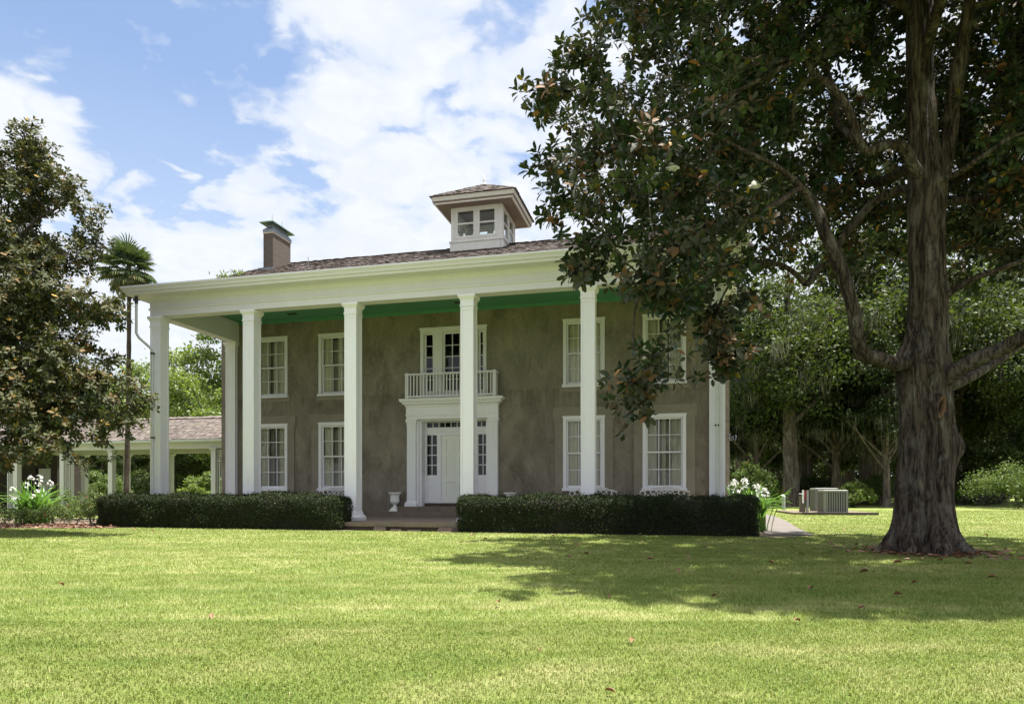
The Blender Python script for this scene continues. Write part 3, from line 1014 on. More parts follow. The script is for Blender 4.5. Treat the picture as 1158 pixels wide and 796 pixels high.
def build_roof():
    mb = MB()
    u0, u1 = -10.0, 10.0
    e = (0.12, roof_z(0.12)); r = (8.4, roof_z(8.4)); bk = (17.2, roof_z(17.2))
    d = 0.10
    pr = [e, r, bk, (17.2, bk[1] - d), (8.4, r[1] - d - 0.02), (0.12, e[1] - d)]
    vs = [(u0, *p) for p in pr] + [(u1, *p) for p in pr]
    mb.add(vs, [(0, 1, 7, 6), (1, 2, 8, 7), (2, 3, 9, 8), (3, 4, 10, 9), (4, 5, 11, 10), (5, 0, 6, 11), (5, 4, 1, 0), (4, 3, 2, 1), (6, 7, 10, 11), (7, 8, 9, 10)])
    shingle_roof(mb, u0 - 0.03, u1 + 0.03, e, r, 0.17, 0.16, 5)
    shingle_roof(mb, u0 - 0.03, u1 + 0.03, bk, r, 0.34, 0.32, 6)
    rr = random.Random(3)
    u = u0
    while u < u1:                            # ridge cap
        w = rr.uniform(0.12, 0.2)
        z = r[1] + 0.055 + rr.uniform(-0.01, 0.02)
        mb.add([(u, 8.2, z - 0.08), (u + w, 8.2, z - 0.08), (u + w, 8.4, z), (u, 8.4, z), (u, 8.6, z - 0.08), (u + w, 8.6, z - 0.08)], [(0, 1, 2, 3), (3, 2, 5, 4), (0, 3, 4), (1, 5, 2)], 0, rr.random())
        u += w + 0.004
    ro = mb.build('roof', M['shingle'], house)
    # thin lightning rods
    for (u, v, h) in ((-6.9, 6.1, 0.42), (1.35, 6.0, 0.42)):
        mb = MB()
        z = roof_z(v)
        mb.tube([(u, v, z - 0.05), (u, v, z + h)], [0.018, 0.012], 6)
        mb.build('lightning_rod', M['lead'], ro)
    # chimney at the left gable
    mb = MB()
    cu0, cu1, cv0, cv1 = -9.24, -8.80, 6.5, 7.85
    mb.box(cu0, cu1, cv0, cv1, 10.2, 12.12)
    mb.box(cu0 - 0.012, cu0 + 0.05, cv0 - 0.012, cv0 + 0.03, 10.2, 12.1)
    ch = mb.build('chimney', M['brick'], house)
    mb = MB()
    mb.box(cu0 - 0.025, cu1 + 0.025, cv0 - 0.025, cv1 + 0.025, 12.122, 12.17)
    mb.build('cornice_course', plain('pale_mortar_course', (0.52, 0.42, 0.33), 0.8), ch)
    mb = MB()
    mb.box(cu0 - 0.03, cu1 + 0.03, cv0 - 0.03, cv1 + 0.03, 12.172, 12.30)
    mb.frustum((cu0 + cu1) / 2, (cv0 + cv1) / 2, 12.30, 12.42, 0.25, 0.705, 0.18, 0.55)
    mb.box((cu0 + cu1) / 2 - 0.16, (cu0 + cu1) / 2 + 0.16, cv0 + 0.15, cv1 - 0.15, 12.42, 12.55)
    mb.build('flashing', M['lead'], ch)
    mb = MB()
    mb.frustum((cu0 + cu1) / 2, (cv0 + cv1) / 2, 12.55, 12.60, 0.33, 0.86, 0.31, 0.83)
    mb.frustum((cu0 + cu1) / 2, (cv0 + cv1) / 2, 12.60, 12.63, 0.31, 0.83, 0.2, 0.7)
    mb.build('cap', M['copper'], ch)
    for dv in (0.25, 1.0):
        mb = MB()
        mb.tube([(-9.0, cv0 + dv, 12.6), (-9.0, cv0 + dv, 13.02)], [0.012, 0.006], 5)
        mb.build('rod', M['lead'], ch)
    mb = MB()
    mb.box(cu0 - 0.06, cu1 + 0.06, cv0 - 0.10, cv0 - 0.001, roof_z(cv0 - 0.1) - 0.1, roof_z(cv0) + 0.06)
    mb.build('skirt', M['lead'], ch)
    # ferny weeds that have taken root by the gutter
    rr = np.random.default_rng(4)
    n = 90
    c = np.array([(-9.55, 4.3, roof_z(4.3) + 0.03), (-9.3, 4.9, roof_z(4.9) + 0.03)])[rr.integers(0, 2, n)]
    ax = rr.normal(0, 0.6, (n, 3)); ax[:, 2] = np.abs(ax[:, 2]) + 0.5
    wd = leaf_mesh('roof_weed', SMALL, c + rr.normal(0, 0.12, (n, 3)) * [1.6, 1, 0.3], ax, rr.normal(0, 1, (n, 3)), rr.uniform(0.1, 0.24, n), np.full(n, 0.05), rr.random(n), M['bright_leaf'], ro)
    kind(wd, 'stuff')


build_roof()


def build_cupola():
    c = 8.375; h = 1.075
    zb, zt = 11.37, 12.86
    mb = MB()
    fr = [(-0.86, -0.09, 11.50, 12.60), (0.07, 0.80, 11.50, 12.60)]
    sd = [(c - 0.86, c - 0.09, 11.50, 12.60), (c + 0.07, c + 0.80, 11.50, 12.60)]
    holed_wall(mb, -h, h, zb, zt, c - h, c - h + 0.14, fr)
    holed_wall(mb, -h, h, zb, zt, c + h - 0.14, c + h, fr)
    holed_wall(mb, c - h + 0.142, c + h - 0.142, zb, zt, h - 0.14, h, sd, 'v')
    holed_wall(mb, c - h + 0.142, c + h - 0.142, zb, zt, -h, -h + 0.14, sd, 'v')
    for sx in (-1, 1):                        # corner boards
        for sy in (-1, 1):
            x = sx * h; y = c + sy * h
            mb.box(min(x + sx * 0.015, x - sx * 0.13), max(x + sx * 0.015, x - sx * 0.13), min(y + sy * 0.015, y - sy * 0.13), max(y + sy * 0.015, y - sy * 0.13), zb + 0.01, zt - 0.16)
    mb.box(-h + 0.14, h - 0.14, c - h + 0.14, c + h - 0.14, zt - 0.1, zt - 0.05)
    cu = mb.build('cupola', M['weathered'], house)
    mb = MB()
    mb.box(-h - 0.05, h + 0.05, c - h - 0.05, c + h + 0.05, 10.55, zb - 0.09)
    mb.box(-h - 0.085, h + 0.085, c - h - 0.085, c + h + 0.085, zb - 0.09, zb - 0.035)
    mb.frustum(0, c, zb - 0.035, zb + 0.01, h + 0.07, h + 0.07, h + 0.02, h + 0.02)
    mb.build('curb', M['weathered'], cu)
    # two-light sashes on the four sides
    def cw(a0, a1, z0, z1, d, axis):
        m2 = MB()
        def B(x0, x1, y0, y1, p, q):
            if axis == 'u':
                m2.box(x0, x1, d + y0, d + y1, p, q)
            else:
                m2.box(d + y0, d + y1, x0, x1, p, q)
        w = 0.05
        mid = (z0 + z1) / 2
        for (x0, x1, p, q) in ((a0 - 0.03, a0 + w, z0, z1 + 0.03), (a1 - w, a1 + 0.03, z0, z1 + 0.03), (a0 + w, a1 - w, z1 - w, z1 + 0.03), (a0 + w, a1 - w, z0, z0 + w), (a0 + w, a1 - w, mid - 0.03, mid + 0.03)):
            B(x0, x1, -0.035, 0.035, p, q)
        B(a0 - 0.05, a1 + 0.05, -0.05, 0.05, z0 - 0.05, z0)
        wn = m2.build('window', M['weathered'], cu)
        m3 = MB()
        P = (lambda a, z: (a, d, z)) if axis == 'u' else (lambda a, z: (d, a, z))
        m3.add([P(a0, z0), P(a1, z0), P(a1, z1), P(a0, z1)], [(0, 1, 2, 3)], 0)
        for v in m3.v:
            pass
        # one sub-part with two materials would hide the pane: join it to the sash as its glass
        me = wn.data
        me.materials.append(M['glass'])
        import bmesh
        bm = bmesh.new(); bm.from_mesh(me)
        fv = [bm.verts.new(p) for p in m3.v]
        f = bm.faces.new(fv); f.material_index = 1
        bm.to_mesh(me); bm.free()
    for q in fr:
        cw(q[0], q[1], q[2], q[3], c - h + 0.03, 'u')
        cw(q[0], q[1], q[2], q[3], c + h - 0.03, 'u')
    for q in sd:
        cw(q[0], q[1], q[2], q[3], h - 0.03, 'v')
        cw(q[0], q[1], q[2], q[3], -h + 0.03, 'v')
    # flat soffit, fascia and low pyramid of shingles
    e = 1.72
    mb = MB()
    mb.frustum(0, c, 12.72, 12.80, e - 0.10, e - 0.10, e - 0.02, e - 0.02)
    mb.build('soffit', M['brownboard'], cu)
    mb = MB()
    o_, i_ = e, e - 0.06
    for k in range(4):
        R = Matrix.Rotation(k * PI / 2, 3, 'Z')
        pts = [(-o_ + 0.06, -o_ + 0.09, 12.70), (o_ - 0.06, -o_ + 0.09, 12.70), (o_, -o_, 12.97), (-o_, -o_, 12.97), (-i_, -i_, 12.97), (i_, -i_, 12.97), (i_ - 0.06, -i_ + 0.09, 12.70), (-i_ + 0.06, -i_ + 0.09, 12.70)]
        vs = [R @ Vector(p) + Vector((0, c, 0)) for p in pts]
        mb.add(vs, [(0, 1, 2, 3), (2, 5, 4, 3), (0, 7, 6, 1), (4, 5, 6, 7)])
        q = [(-o_ + 0.055, -o_ + 0.075, 12.69), (o_ - 0.055, -o_ + 0.075, 12.69), (o_ - 0.04, -o_ + 0.06, 12.745), (-o_ + 0.04, -o_ + 0.06, 12.745)]
    mb.build('fascia', M['weathered'], cu)
    mb = MB()
    rr = random.Random(9)
    apex = Vector((0, c, 14.06))
    E2 = e + 0.06
    for k in range(4):
        R = Matrix.Rotation(k * PI / 2, 3, 'Z')
        a = R @ Vector((-E2, -E2, 12.98)) + Vector((0, c, 0)); b = R @ Vector((E2, -E2, 12.98)) + Vector((0, c, 0))
        mb.add([a, b, apex], [(0, 1, 2)])
        ns = ((b - a).cross(apex - a)).normalized()
        rows = 13
        for i in range(rows):
            t0 = i / rows; t1 = min(1, (i + 1.5) / rows)
            x = t0 / 2
            while x < 1 - t0 / 2 - 0.01:
                w = rr.uniform(0.03, 0.055)
                x1 = min(1 - t0 / 2, x + w)
                th = rr.uniform(0.02, 0.04)
                def P(xx, t, off):
                    base = a.lerp(b, xx); lo = a.lerp(b, 0.5)
                    return base + (apex - lo) * t + ns * off
                xx0, xx1 = x + 0.001, x1 - 0.001
                c0 = min(max(xx0, t1 / 2), 1 - t1 / 2); c1 = min(max(xx1, t1 / 2), 1 - t1 / 2)
                j = rr.uniform(-0.012, 0.006)
                mb.add([P(xx0, t0 + j, th), P(xx1, t0 + j, th), P(c1, t1, 0.012), P(c0, t1, 0.012), P(xx0, t0 + j, 0), P(xx1, t0 + j, 0)], [(0, 1, 2, 3), (4, 5, 1, 0), (4, 0, 3), (5, 2, 1)], 0, rr.random())
                x = x1
    mb.add([(-E2, c - E2, 12.975), (E2, c - E2, 12.975), (E2, c + E2, 12.975), (-E2, c + E2, 12.975)], [(0, 3, 2, 1)])
    mb.build('roof', M['shingle'], cu)
    mb = MB()
    mb.lathe([(0.05, 14.0), (0.06, 14.1), (0.035, 14.13), (0.05, 14.2), (0.055, 14.24), (0.03, 14.36), (0.006, 14.50)], 12, 0, 0, c)
    mb.build('finial', M['iron_white'], cu)


build_cupola()


def build_doorway():
    # white surround: pilasters, entablature and shelf
    mb = MB()
    for (a, b) in ((-1.68, -1.345), (1.425, 1.745)):
        mb.box(a, b, WF - 0.17, WF + 0.02, 0.78, 3.62)
        mb.box(a - 0.07, b + 0.06, WF - 0.23, WF - 0.002, 0.584, 0.70)
        mb.frustum((a + b) / 2, WF - 0.10, 0.70, 0.78, (b - a) / 2 + 0.06, 0.12, (b - a) / 2 + 0.01, 0.075)
        mb.box(a - 0.02, b + 0.02, WF - 0.19, WF + 0.01, 3.54, 3.57)
        mb.box(a - 0.03, b + 0.03, WF - 0.20, WF + 0.01, 3.622, 3.70)
        mb.box(a - 0.05, b + 0.05, WF - 0.22, WF + 0.01, 3.702, 3.75)
    # stepped jambs
    for s, a in ((1, -1.343), (-1, 1.423)):
        for k, (w, y) in enumerate(((0.075, -0.06), (0.075, 0.03))):
            x0 = a + s * k * 0.078; x1 = x0 + s * w
            mb.box(min(x0, x1), max(x0, x1), WF + y, WF + 0.40, 0.585, 3.749)
    mb.box(-1.19, 1.27, WF + 0.03, WF + 0.40, 3.70, 3.795)
    p = lambda d: [(-1.70 - d, WF - 0.003), (-1.70 - d, WF - 0.19 - d), (1.765 + d, WF - 0.19 - d), (1.765 + d, WF - 0.003)]
    mb.sweep(p, [(-0.5, 3.752), (0, 3.752), (0, 3.88), (0.025, 3.885), (0.025, 3.93), (0.005, 3.94), (0.005, 4.18), (0.02, 4.20), (0.035, 4.25), (0.10, 4.30), (0.12, 4.31), (0.125, 4.36), (0.17, 4.37), (0.20, 4.42), (0.215, 4.485), (-0.3, 4.495)])
    dw = mb.build('doorway', M['white'], house)
    # recessed screen
    y = WF + 0.40
    mb = MB()
    parts = [(-1.19, -1.145, .60, 3.70), (1.245, 1.27, .60, 3.70), (-1.145, 1.245, 3.70, 3.75), (-1.145, 1.245, 3.24, 3.50),
             (-0.71, -0.545, .60, 3.239), (0.675, 0.84, .60, 3.239)]
    for (a, b, p0, p1) in parts:
        mb.box(a, b, y, y + 0.09, p0, p1)
    mb.box(-1.145, 1.245, y - 0.03, y - 0.001, 3.33, 3.42)
    mb.box(-0.55, 0.68, y - 0.02, y - 0.001, 3.20, 3.238)
    mb.box(-0.685, -0.57, y - 0.02, y - 0.001, 0.72, 3.2)
    mb.box(0.70, 0.815, y - 0.02, y - 0.001, 0.72, 3.2)
    mb.build('door_frame', M['white'], dw)
    mb = MB()
    mb.box(-1.19, 1.27, y - 0.06, y + 0.3, 0.583, 0.70)
    mb.build('threshold', M['stone'], dw)
    # panelled door
    mb = MB()
    a, b, z0, z1 = -0.54, 0.67, 0.705, 3.198
    mb.box(a, b, y + 0.05, y + 0.08, z0, z1)
    st = 0.17
    ms = 0.15
    cx = (a + b) / 2
    zs = [(z0, z0 + 0.28), (1.48, 1.66), (2.42, 2.56), (z1 - 0.15, z1)]
    for (x0, x1) in ((a, a + st), (b - st, b)):
        mb.box(x0, x1, y + 0.02, y + 0.05, z0, z1)
    for (p, q) in zs:
        mb.box(a + st, b - st, y + 0.02, y + 0.05, p, q)
    for i in range(3):
        mb.box(cx - ms / 2, cx + ms / 2, y + 0.02, y + 0.05, zs[i][1], zs[i + 1][0])
        for (x0, x1) in ((a + st, cx - ms / 2), (cx + ms / 2, b - st)):
            mb.frustum((x0 + x1) / 2, y + 0.05, zs[i][1] + 0.03, zs[i + 1][0] - 0.03, (x1 - x0) / 2 - 0.035, 0.012, (x1 - x0) / 2 - 0.035, 0.012)
    dr = mb.build('door', M['door'], dw)
    # sidelights and transom
    def light(name, a, b, z0, z1, nx, nz, panel=None):
        m2 = MB()
        if panel:
            m2.box(a, b, y + 0.04, y + 0.07, panel, z0 - 0.05)
            m2.box(a, a + 0.06, y + 0.02, y + 0.04, panel, z0 - 0.05)
            m2.box(b - 0.06, b, y + 0.02, y + 0.04, panel, z0 - 0.05)
            for (p, q) in ((panel, panel + 0.12), (panel + 0.62, panel + 0.74), (z0 - 0.17, z0 - 0.05)):
                m2.box(a + 0.06, b - 0.06, y + 0.02, y + 0.04, p, q)
            m2.box(a, b, y + 0.02, y + 0.07, z0 - 0.05, z0)
        m2.box(a, a + 0.022, y + 0.02, y + 0.07, z0, z1); m2.box(b - 0.022, b, y + 0.02, y + 0.07, z0, z1)
        m2.box(a + 0.022, b - 0.022, y + 0.02, y + 0.07, z1 - 0.02, z1)
        xs = [a + 0.022 + (b - a - 0.044) * i / nx for i in range(nx + 1)]
        zs2 = [z0 + (z1 - 0.02 - z0) * i / nz for i in range(nz + 1)]
        for x in xs[1:-1]:
            m2.box(x - 0.014, x + 0.014, y + 0.025, y + 0.065, z0, z1 - 0.02)
        for i in range(nx):
            for z in zs2[1:-1]:
                m2.box(xs[i] + 0.0145, xs[i + 1] - 0.0145, y + 0.027, y + 0.063, z - 0.014, z + 0.014)
        m2.add([(a + 0.02, y + 0.045, z0), (b - 0.02, y + 0.045, z0), (b - 0.02, y + 0.045, z1 - 0.01), (a + 0.02, y + 0.045, z1 - 0.01)], [(0, 1, 2, 3)], 1)
        m2.build(name, [M['white'], M['glass']], dw)
    light('sidelight', -1.145, -0.712, 1.735, 3.235, 2, 4, 0.705)
    light('sidelight', 0.842, 1.245, 1.735, 3.235, 2, 4, 0.705)
    light('transom', -1.145, 1.245, 3.502, 3.698, 10, 1)
    mb = MB()
    mb.lathe([(0.012, 0), (0.012, 0.03), (0.03, 0.04), (0.034, 0.055), (0.02, 0.07)], 12)
    hd = mb.build('door_handle', M['blackmetal'], dw)
    hd.location = (0.57, y + 0.02, 1.72); hd.rotation_euler = (PI / 2, 0, 0)
    # the upper glazed doors
    mb = MB()
    f, k = WF - 0.03, WF + 0.30
    a, b, z1 = -1.22, 1.30, 7.08
    for (x0, x1) in ((a + 0.003, a + 0.13), (-0.70, -0.37), (0.62, 0.98), (b - 0.09, b - 0.003)):
        mb.box(x0, x1, f, k, 4.503, z1 - 0.003)
    for (x0, x1) in ((a + 0.13, -0.70), (-0.37, 0.62), (0.98, b - 0.09)):
        mb.box(x0, x1, f, k, 6.93, z1 - 0.003)
    mb.box(a - 0.03, b + 0.03, f - 0.02, f - 0.001, z1 - 0.05, z1 + 0.02)
    ud = mb.build('upper_door_frame', M['trim'], house)

    def glazed(name, a, b, z0, z1, nx, nz):
        m2 = MB(); d = WF + 0.07; w = 0.07
        m2.box(a, a + w, d, d + 0.05, z0, z1); m2.box(b - w, b, d, d + 0.05, z0, z1)
        m2.box(a + w, b - w, d, d + 0.05, z1 - w, z1); m2.box(a + w, b - w, d, d + 0.05, z0, z0 + 0.3)
        xs = [a + w + (b - a - 2 * w) * i / nx for i in range(nx + 1)]
        zs2 = [z0 + 0.3 + (z1 - w - z0 - 0.3) * i / nz for i in range(nz + 1)]
        for x in xs[1:-1]:
            m2.box(x - 0.013, x + 0.013, d + 0.006, d + 0.044, z0 + 0.3, z1 - w)
        for i in range(nx):
            for z in zs2[1:-1]:
                m2.box(xs[i] + 0.0135, xs[i + 1] - 0.0135, d + 0.008, d + 0.042, z - 0.013, z + 0.013)
        m2.add([(a + w, d + 0.025, z0 + 0.3), (b - w, d + 0.025, z0 + 0.3), (b - w, d + 0.025, z1 - w), (a + w, d + 0.025, z1 - w)], [(0, 1, 2, 3)], 1)
        m2.build(name, [M['trim'], M['glass']], ud)
    glazed('sidelight', a + 0.132, -0.702, 4.505, 6.928, 1, 5)
    glazed('glazed_door', -0.368, 0.618, 4.505, 6.928, 3, 5)
    glazed('sidelight', 0.982, b - 0.092, 4.505, 6.928, 1, 5)
    # balcony over the door
    z0 = 4.50
    yb = WF - 0.36
    ua, ub = -1.66, 1.74
    mb = MB()
    mb.box(ua, ub, yb, yb + 0.06, z0 + 0.03, z0 + 0.09)
    for u in (ua, ub - 0.06):
        mb.box(u, u + 0.06, yb + 0.061, WF - 0.002, z0 + 0.03, z0 + 0.09)
    mb.box(ua, ub, yb, WF - 0.003, z0 - 0.004, z0 + 0.004)
    bal = mb.build('balcony', M['trim'], house)
    mb = MB()
    mb.box(ua - 0.02, ub + 0.02, yb - 0.02, yb + 0.08, z0 + 0.83, z0 + 0.89)
    for u in (ua - 0.02, ub - 0.08):
        mb.box(u, u + 0.10, yb + 0.081, WF - 0.002, z0 + 0.83, z0 + 0.89)
    mb.build('handrail', M['trim'], bal)
    for u in (ua + 0.055, ub - 0.055):
        mb = MB()
        mb.box(u - 0.06, u + 0.06, yb - 0.025, yb + 0.085, z0 + 0.005, z0 + 0.91)
        mb.build('post', M['trim'], bal)
    n = 25
    first = None
    for i in range(n):
        u = ua + 0.13 + (ub - ua - 0.26) * (i + 0.5) / n
        if first is None:
            mb = MB(); mb.box(-0.02, 0.02, -0.02, 0.02, z0 + 0.091, z0 + 0.829)
            o = first = mb.build('baluster', M['trim'], bal)
        else:
            o = first.copy(); COL.objects.link(o)
        o.location = (u, yb + 0.03, 0)
    for u in (ua + 0.03, ub - 0.03):
        for v in (0.15, 0.26):
            o = first.copy(); COL.objects.link(o); o.location = (u, yb + v, 0)


build_doorway()


def build_porch():
    mb = MB()
    mb.box(-9.55, 9.55, -0.22, WF - 0.001, 0.10, 0.235)
    mb.box(-2.45, 2.35, -1.0, -0.221, 0.12, 0.235)
    mb.build('porch_floor', M['porch'], house)
    mb = MB()
    mb.box(-9.5, 9.5, -0.15, WF - 0.002, -0.1, 0.099)
    mb.box(-2.4, 2.3, -0.93, -0.16, -0.1, 0.119)
    rr = random.Random(2)
    for (a, b, h) in ((-2.25, -1.72, 0.045), (-0.62, -0.18, 0.11), (-0.10, 0.30, 0.06), (1.35, 2.42, 0.115), (0.42, 0.9, 0.04)):
        mb.frustum((a + b) / 2, -1.02, -0.05, h, (b - a) / 2, 0.12, (b - a) / 2 - 0.05, 0.08)
    mb.build('porch_footing', M['stone'], house)
    mb = MB()
    mb.box(-2.5, 2.55, WF - 0.85, WF - 0.003, 0.236, 0.41)
    mb.box(-1.9, 1.95, WF - 0.50, WF + 0.36, 0.411, 0.582)
    mb.build('door_step', M['porch'], house)
    # downspouts on the end columns
    for pts in ([(-9.42, -0.36, 7.60), (-9.42, -0.36, 7.2), (-9.42, -0.36, 6.35), (-9.36, -0.30, 6.2), (-9.12, -0.10, 5.92), (-9.06, -0.055, 5.8), (-9.06, -0.055, 0.24)],
                [(8.98, -0.40, 7.60), (8.98, -0.40, 7.3), (8.98, -0.36, 7.2), (8.98, -0.10, 6.75), (8.98, -0.07, 6.65), (8.98, -0.055, 0.24)]):
        mb = MB()
        mb.tube(pts, 0.042, 10)
        d = mb.build('downspout', M['pipe'], house)
        u = pts[-1][0]
        for z in (5.7, 2.9, 0.9):
            m2 = MB(); m2.box(u - 0.055, u + 0.055, -0.10, -0.003, z, z + 0.05)
            m2.build('strap', M['blackmetal'], d)
        m2 = MB(); p = pts[0]
        m2.tube([(p[0], p[1], 7.56), (p[0], p[1], 7.32)], 0.055, 10)
        m2.build('outlet', M['blackmetal'], d)


build_porch()

# ------------------------------------------------------------------ covered walk to the left


def build_walkway():
    wk = thing('covered_walkway', 'low open arcade with white posts and pale shingle roof left of the mansion', 'walkway', HO, -TH)
    uL, uR = -44.0, -9.63
    vf, vb = 8.8, 12.5
    e0, rg, e1 = (8.45, 3.60), (10.65, 4.88), (12.85, 3.60)
    mb = MB()
    d = 0.09
    pr = [e0, rg, e1, (e1[0], e1[1] - d), (rg[0], rg[1] - d - .02), (e0[0], e0[1] - d)]
    vs = [(uL, *p) for p in pr] + [(uR, *p) for p in pr]
    mb.add(vs, [(0, 1, 7, 6), (1, 2, 8, 7), (2, 3, 9, 8), (3, 4, 10, 9), (4, 5, 11, 10), (5, 0, 6, 11), (5, 4, 1, 0), (4, 3, 2, 1), (6, 7, 10, 11), (7, 8, 9, 10)])
    shingle_roof(mb, -32.5, uR, e0, rg, 0.19, 0.17, 15)
    rr = random.Random(31)
    u = -32.5
    while u < uR - 0.1:
        w = rr.uniform(0.18, 0.26); z = rg[1] + 0.05 + rr.uniform(-0.008, 0.02)
        mb.add([(u, rg[0] - .2, z - .1), (u + w, rg[0] - .2, z - .1), (u + w, rg[0], z), (u, rg[0], z), (u, rg[0] + .2, z - .1), (u + w, rg[0] + .2, z - .1)], [(0, 1, 2, 3), (3, 2, 5, 4), (0, 3, 4), (1, 5, 2)], 0, rr.uniform(0.5, 1))
        u += w + 0.01
    mb.build('roof', M['shingle_pale'], wk)
    mb = MB()
    mb.sweep(lambda d_: [(uL, e0[0] - d_), (uR, e0[0] - d_)], [(-0.02, 3.46), (0.05, 3.46), (0.09, 3.50), (0.10, 3.585), (0.085, 3.585), (0.07, 3.52), (0.0, 3.49)])
    mb.build('gutter', M['tin'], wk)
    mb = MB()
    for v in (vf, vb):
        mb.box(uL, uR, v - 0.10, v + 0.10, 3.18, 3.50)
    mb.box(uL, uR, vf - 0.30, vf - 0.101, 3.44, 3.458)
    mb.box(uL, uR, vf + 0.101, vb - 0.101, 3.40, 3.42)
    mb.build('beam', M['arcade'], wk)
    first = None
    spots = [(-13.4 - 2.93 * k, vf) for k in range(0, 9)] + [(-13.3 - 2.85 * k, vb) for k in range(0, 5)] + [(-10.4, vf)]
    for (u, v) in spots:
        if first is None:
            mb = MB()
            mb.box(-0.125, 0.125, -0.125, 0.125, 0, 3.02)
            mb.box(-0.15, 0.15, -0.15, 0.15, 0.0, 0.22)
            mb.box(-0.14, 0.14, -0.14, 0.14, 3.021, 3.06)
            mb.frustum(0, 0, 3.06, 3.12, 0.13, 0.13, 0.19, 0.19)
            mb.box(-0.195, 0.195, -0.195, 0.195, 3.121, 3.178)
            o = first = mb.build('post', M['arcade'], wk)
        else:
            o = first.copy(); COL.objects.link(o)
        o.location = (u, v, 0)
    # lattice infill beside some posts: a rayed square over upright bars
    def lattice(u0, u1, v):
        m2 = MB()
        w = 0.045
        cx = (u0 + u1) / 2
        m2.box(u0, u0 + w, v - 0.03, v + 0.03, 0.0, 3.17); m2.box(u1 - w, u1, v - 0.03, v + 0.03, 0.0, 3.17)
        hh = (u1 - u0) - 2 * w
        for zz in (3.10, 3.10 - hh * 1.3, 0.3):
            m2.box(u0 + w, u1 - w, v - 0.025, v + 0.025, zz - 0.04, zz)
        za, zc = 3.06 - hh * 1.3, 3.06
        m = (za + zc) / 2
        m2.bar((u0 + w, v, za), (u1 - w, v, zc), 0.03, 0.03); m2.bar((u0 + w, v + 0.002, zc), (u1 - w, v + 0.002, za), 0.03, 0.03)
        m2.bar((cx, v + 0.004, za), (cx, v + 0.004, zc), 0.03, 0.03); m2.bar((u0 + w, v - 0.003, m), (u1 - w, v - 0.003, m), 0.03, 0.03)
        n = 4
        for i in range(1, n):
            x = u0 + w + hh * i / n
            m2.box(x - 0.016, x + 0.016, v - 0.016, v + 0.016, 0.3, za - 0.041)
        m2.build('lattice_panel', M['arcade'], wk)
    for u in (-13.4, -22.19):
        lattice(u + 0.13, u + 0.62, vf)
    for u in (-25.12, -28.05):
        lattice(u - 0.62, u - 0.13, vf)
    mb = MB()
    mb.box(uL, uR, vf - 0.25, vb + 0.25, -0.1, 0.06)
    mb.build('walk_floor', M['path'], wk)
    # small brown brick building at the far end of the walk
    ob = thing('brick_outbuilding', 'small dark brown brick building with a pale panelled door under the left arcade', 'outbuilding', HO, -TH)
    mb = MB()
    holed_wall(mb, -43.5, -26.9, 0, 3.39, 12.75, 13.05, [(-28.45, -27.35, 0.1, 2.5)])
    mb.box(-27.2, -26.901, 13.051, 14.6, 0, 3.39)
    mb.box(-43.5, -27.2, 14.3, 14.6, 0, 3.39)
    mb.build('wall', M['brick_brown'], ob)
    mb = MB()
    mb.box(-28.40, -27.40, 12.90, 12.95, 0.1, 2.46)
    for (x0, x1) in ((-28.25, -27.97), (-27.83, -27.55)):
        for (p, q) in ((0.3, 1.0), (1.15, 1.75), (1.9, 2.3)):
            mb.frustum((x0 + x1) / 2, 12.895, p, q, (x1 - x0) / 2, 0.012, (x1 - x0) / 2 - 0.02, 0.012)
    mb.build('door', M['arcade'], ob)
    mb = MB()
    mb.add([(-43.6, 12.86, 3.60), (-26.7, 12.86, 3.60), (-26.7, 14.8, 3.9), (-43.6, 14.8, 3.9)], [(0, 1, 2, 3)])
    mb.build('roof', M['shingle'], ob)


build_walkway()

# ------------------------------------------------------------------ porch furniture


def build_urn(u, v, label):
    t = thing('urn', label, 'urn', hw(u, v, 0.412), -TH, 'urns beside the front door')
    mb = MB()
    mb.frustum(0, 0, 0, 0.035, 0.165, 0.165, 0.165, 0.165)
    mb.frustum(0, 0, 0.035, 0.15, 0.15, 0.15, 0.075, 0.075)
    mb.build('foot', M['urn'], t)
    mb = MB()
    mb.lathe([(0.07, 0.15), (0.09, 0.165), (0.06, 0.19), (0.05, 0.225), (0.075, 0.25), (0.085, 0.262), (0.10, 0.275), (0.15, 0.31), (0.172, 0.36), (0.165, 0.40), (0.158, 0.52), (0.165, 0.58), (0.19, 0.62), (0.225, 0.645), (0.235, 0.67), (0.225, 0.69), (0.19, 0.685), (0.15, 0.62), (0.02, 0.60)], 28)
    mb.build('bowl', M['urn'], t)


build_urn(-2.08, WF - 0.34, 'white pedestal urn in plain view on the step left of the front door')
build_urn(2.25, WF - 0.34, 'white pedestal urn with only its rim showing above the right hedge')


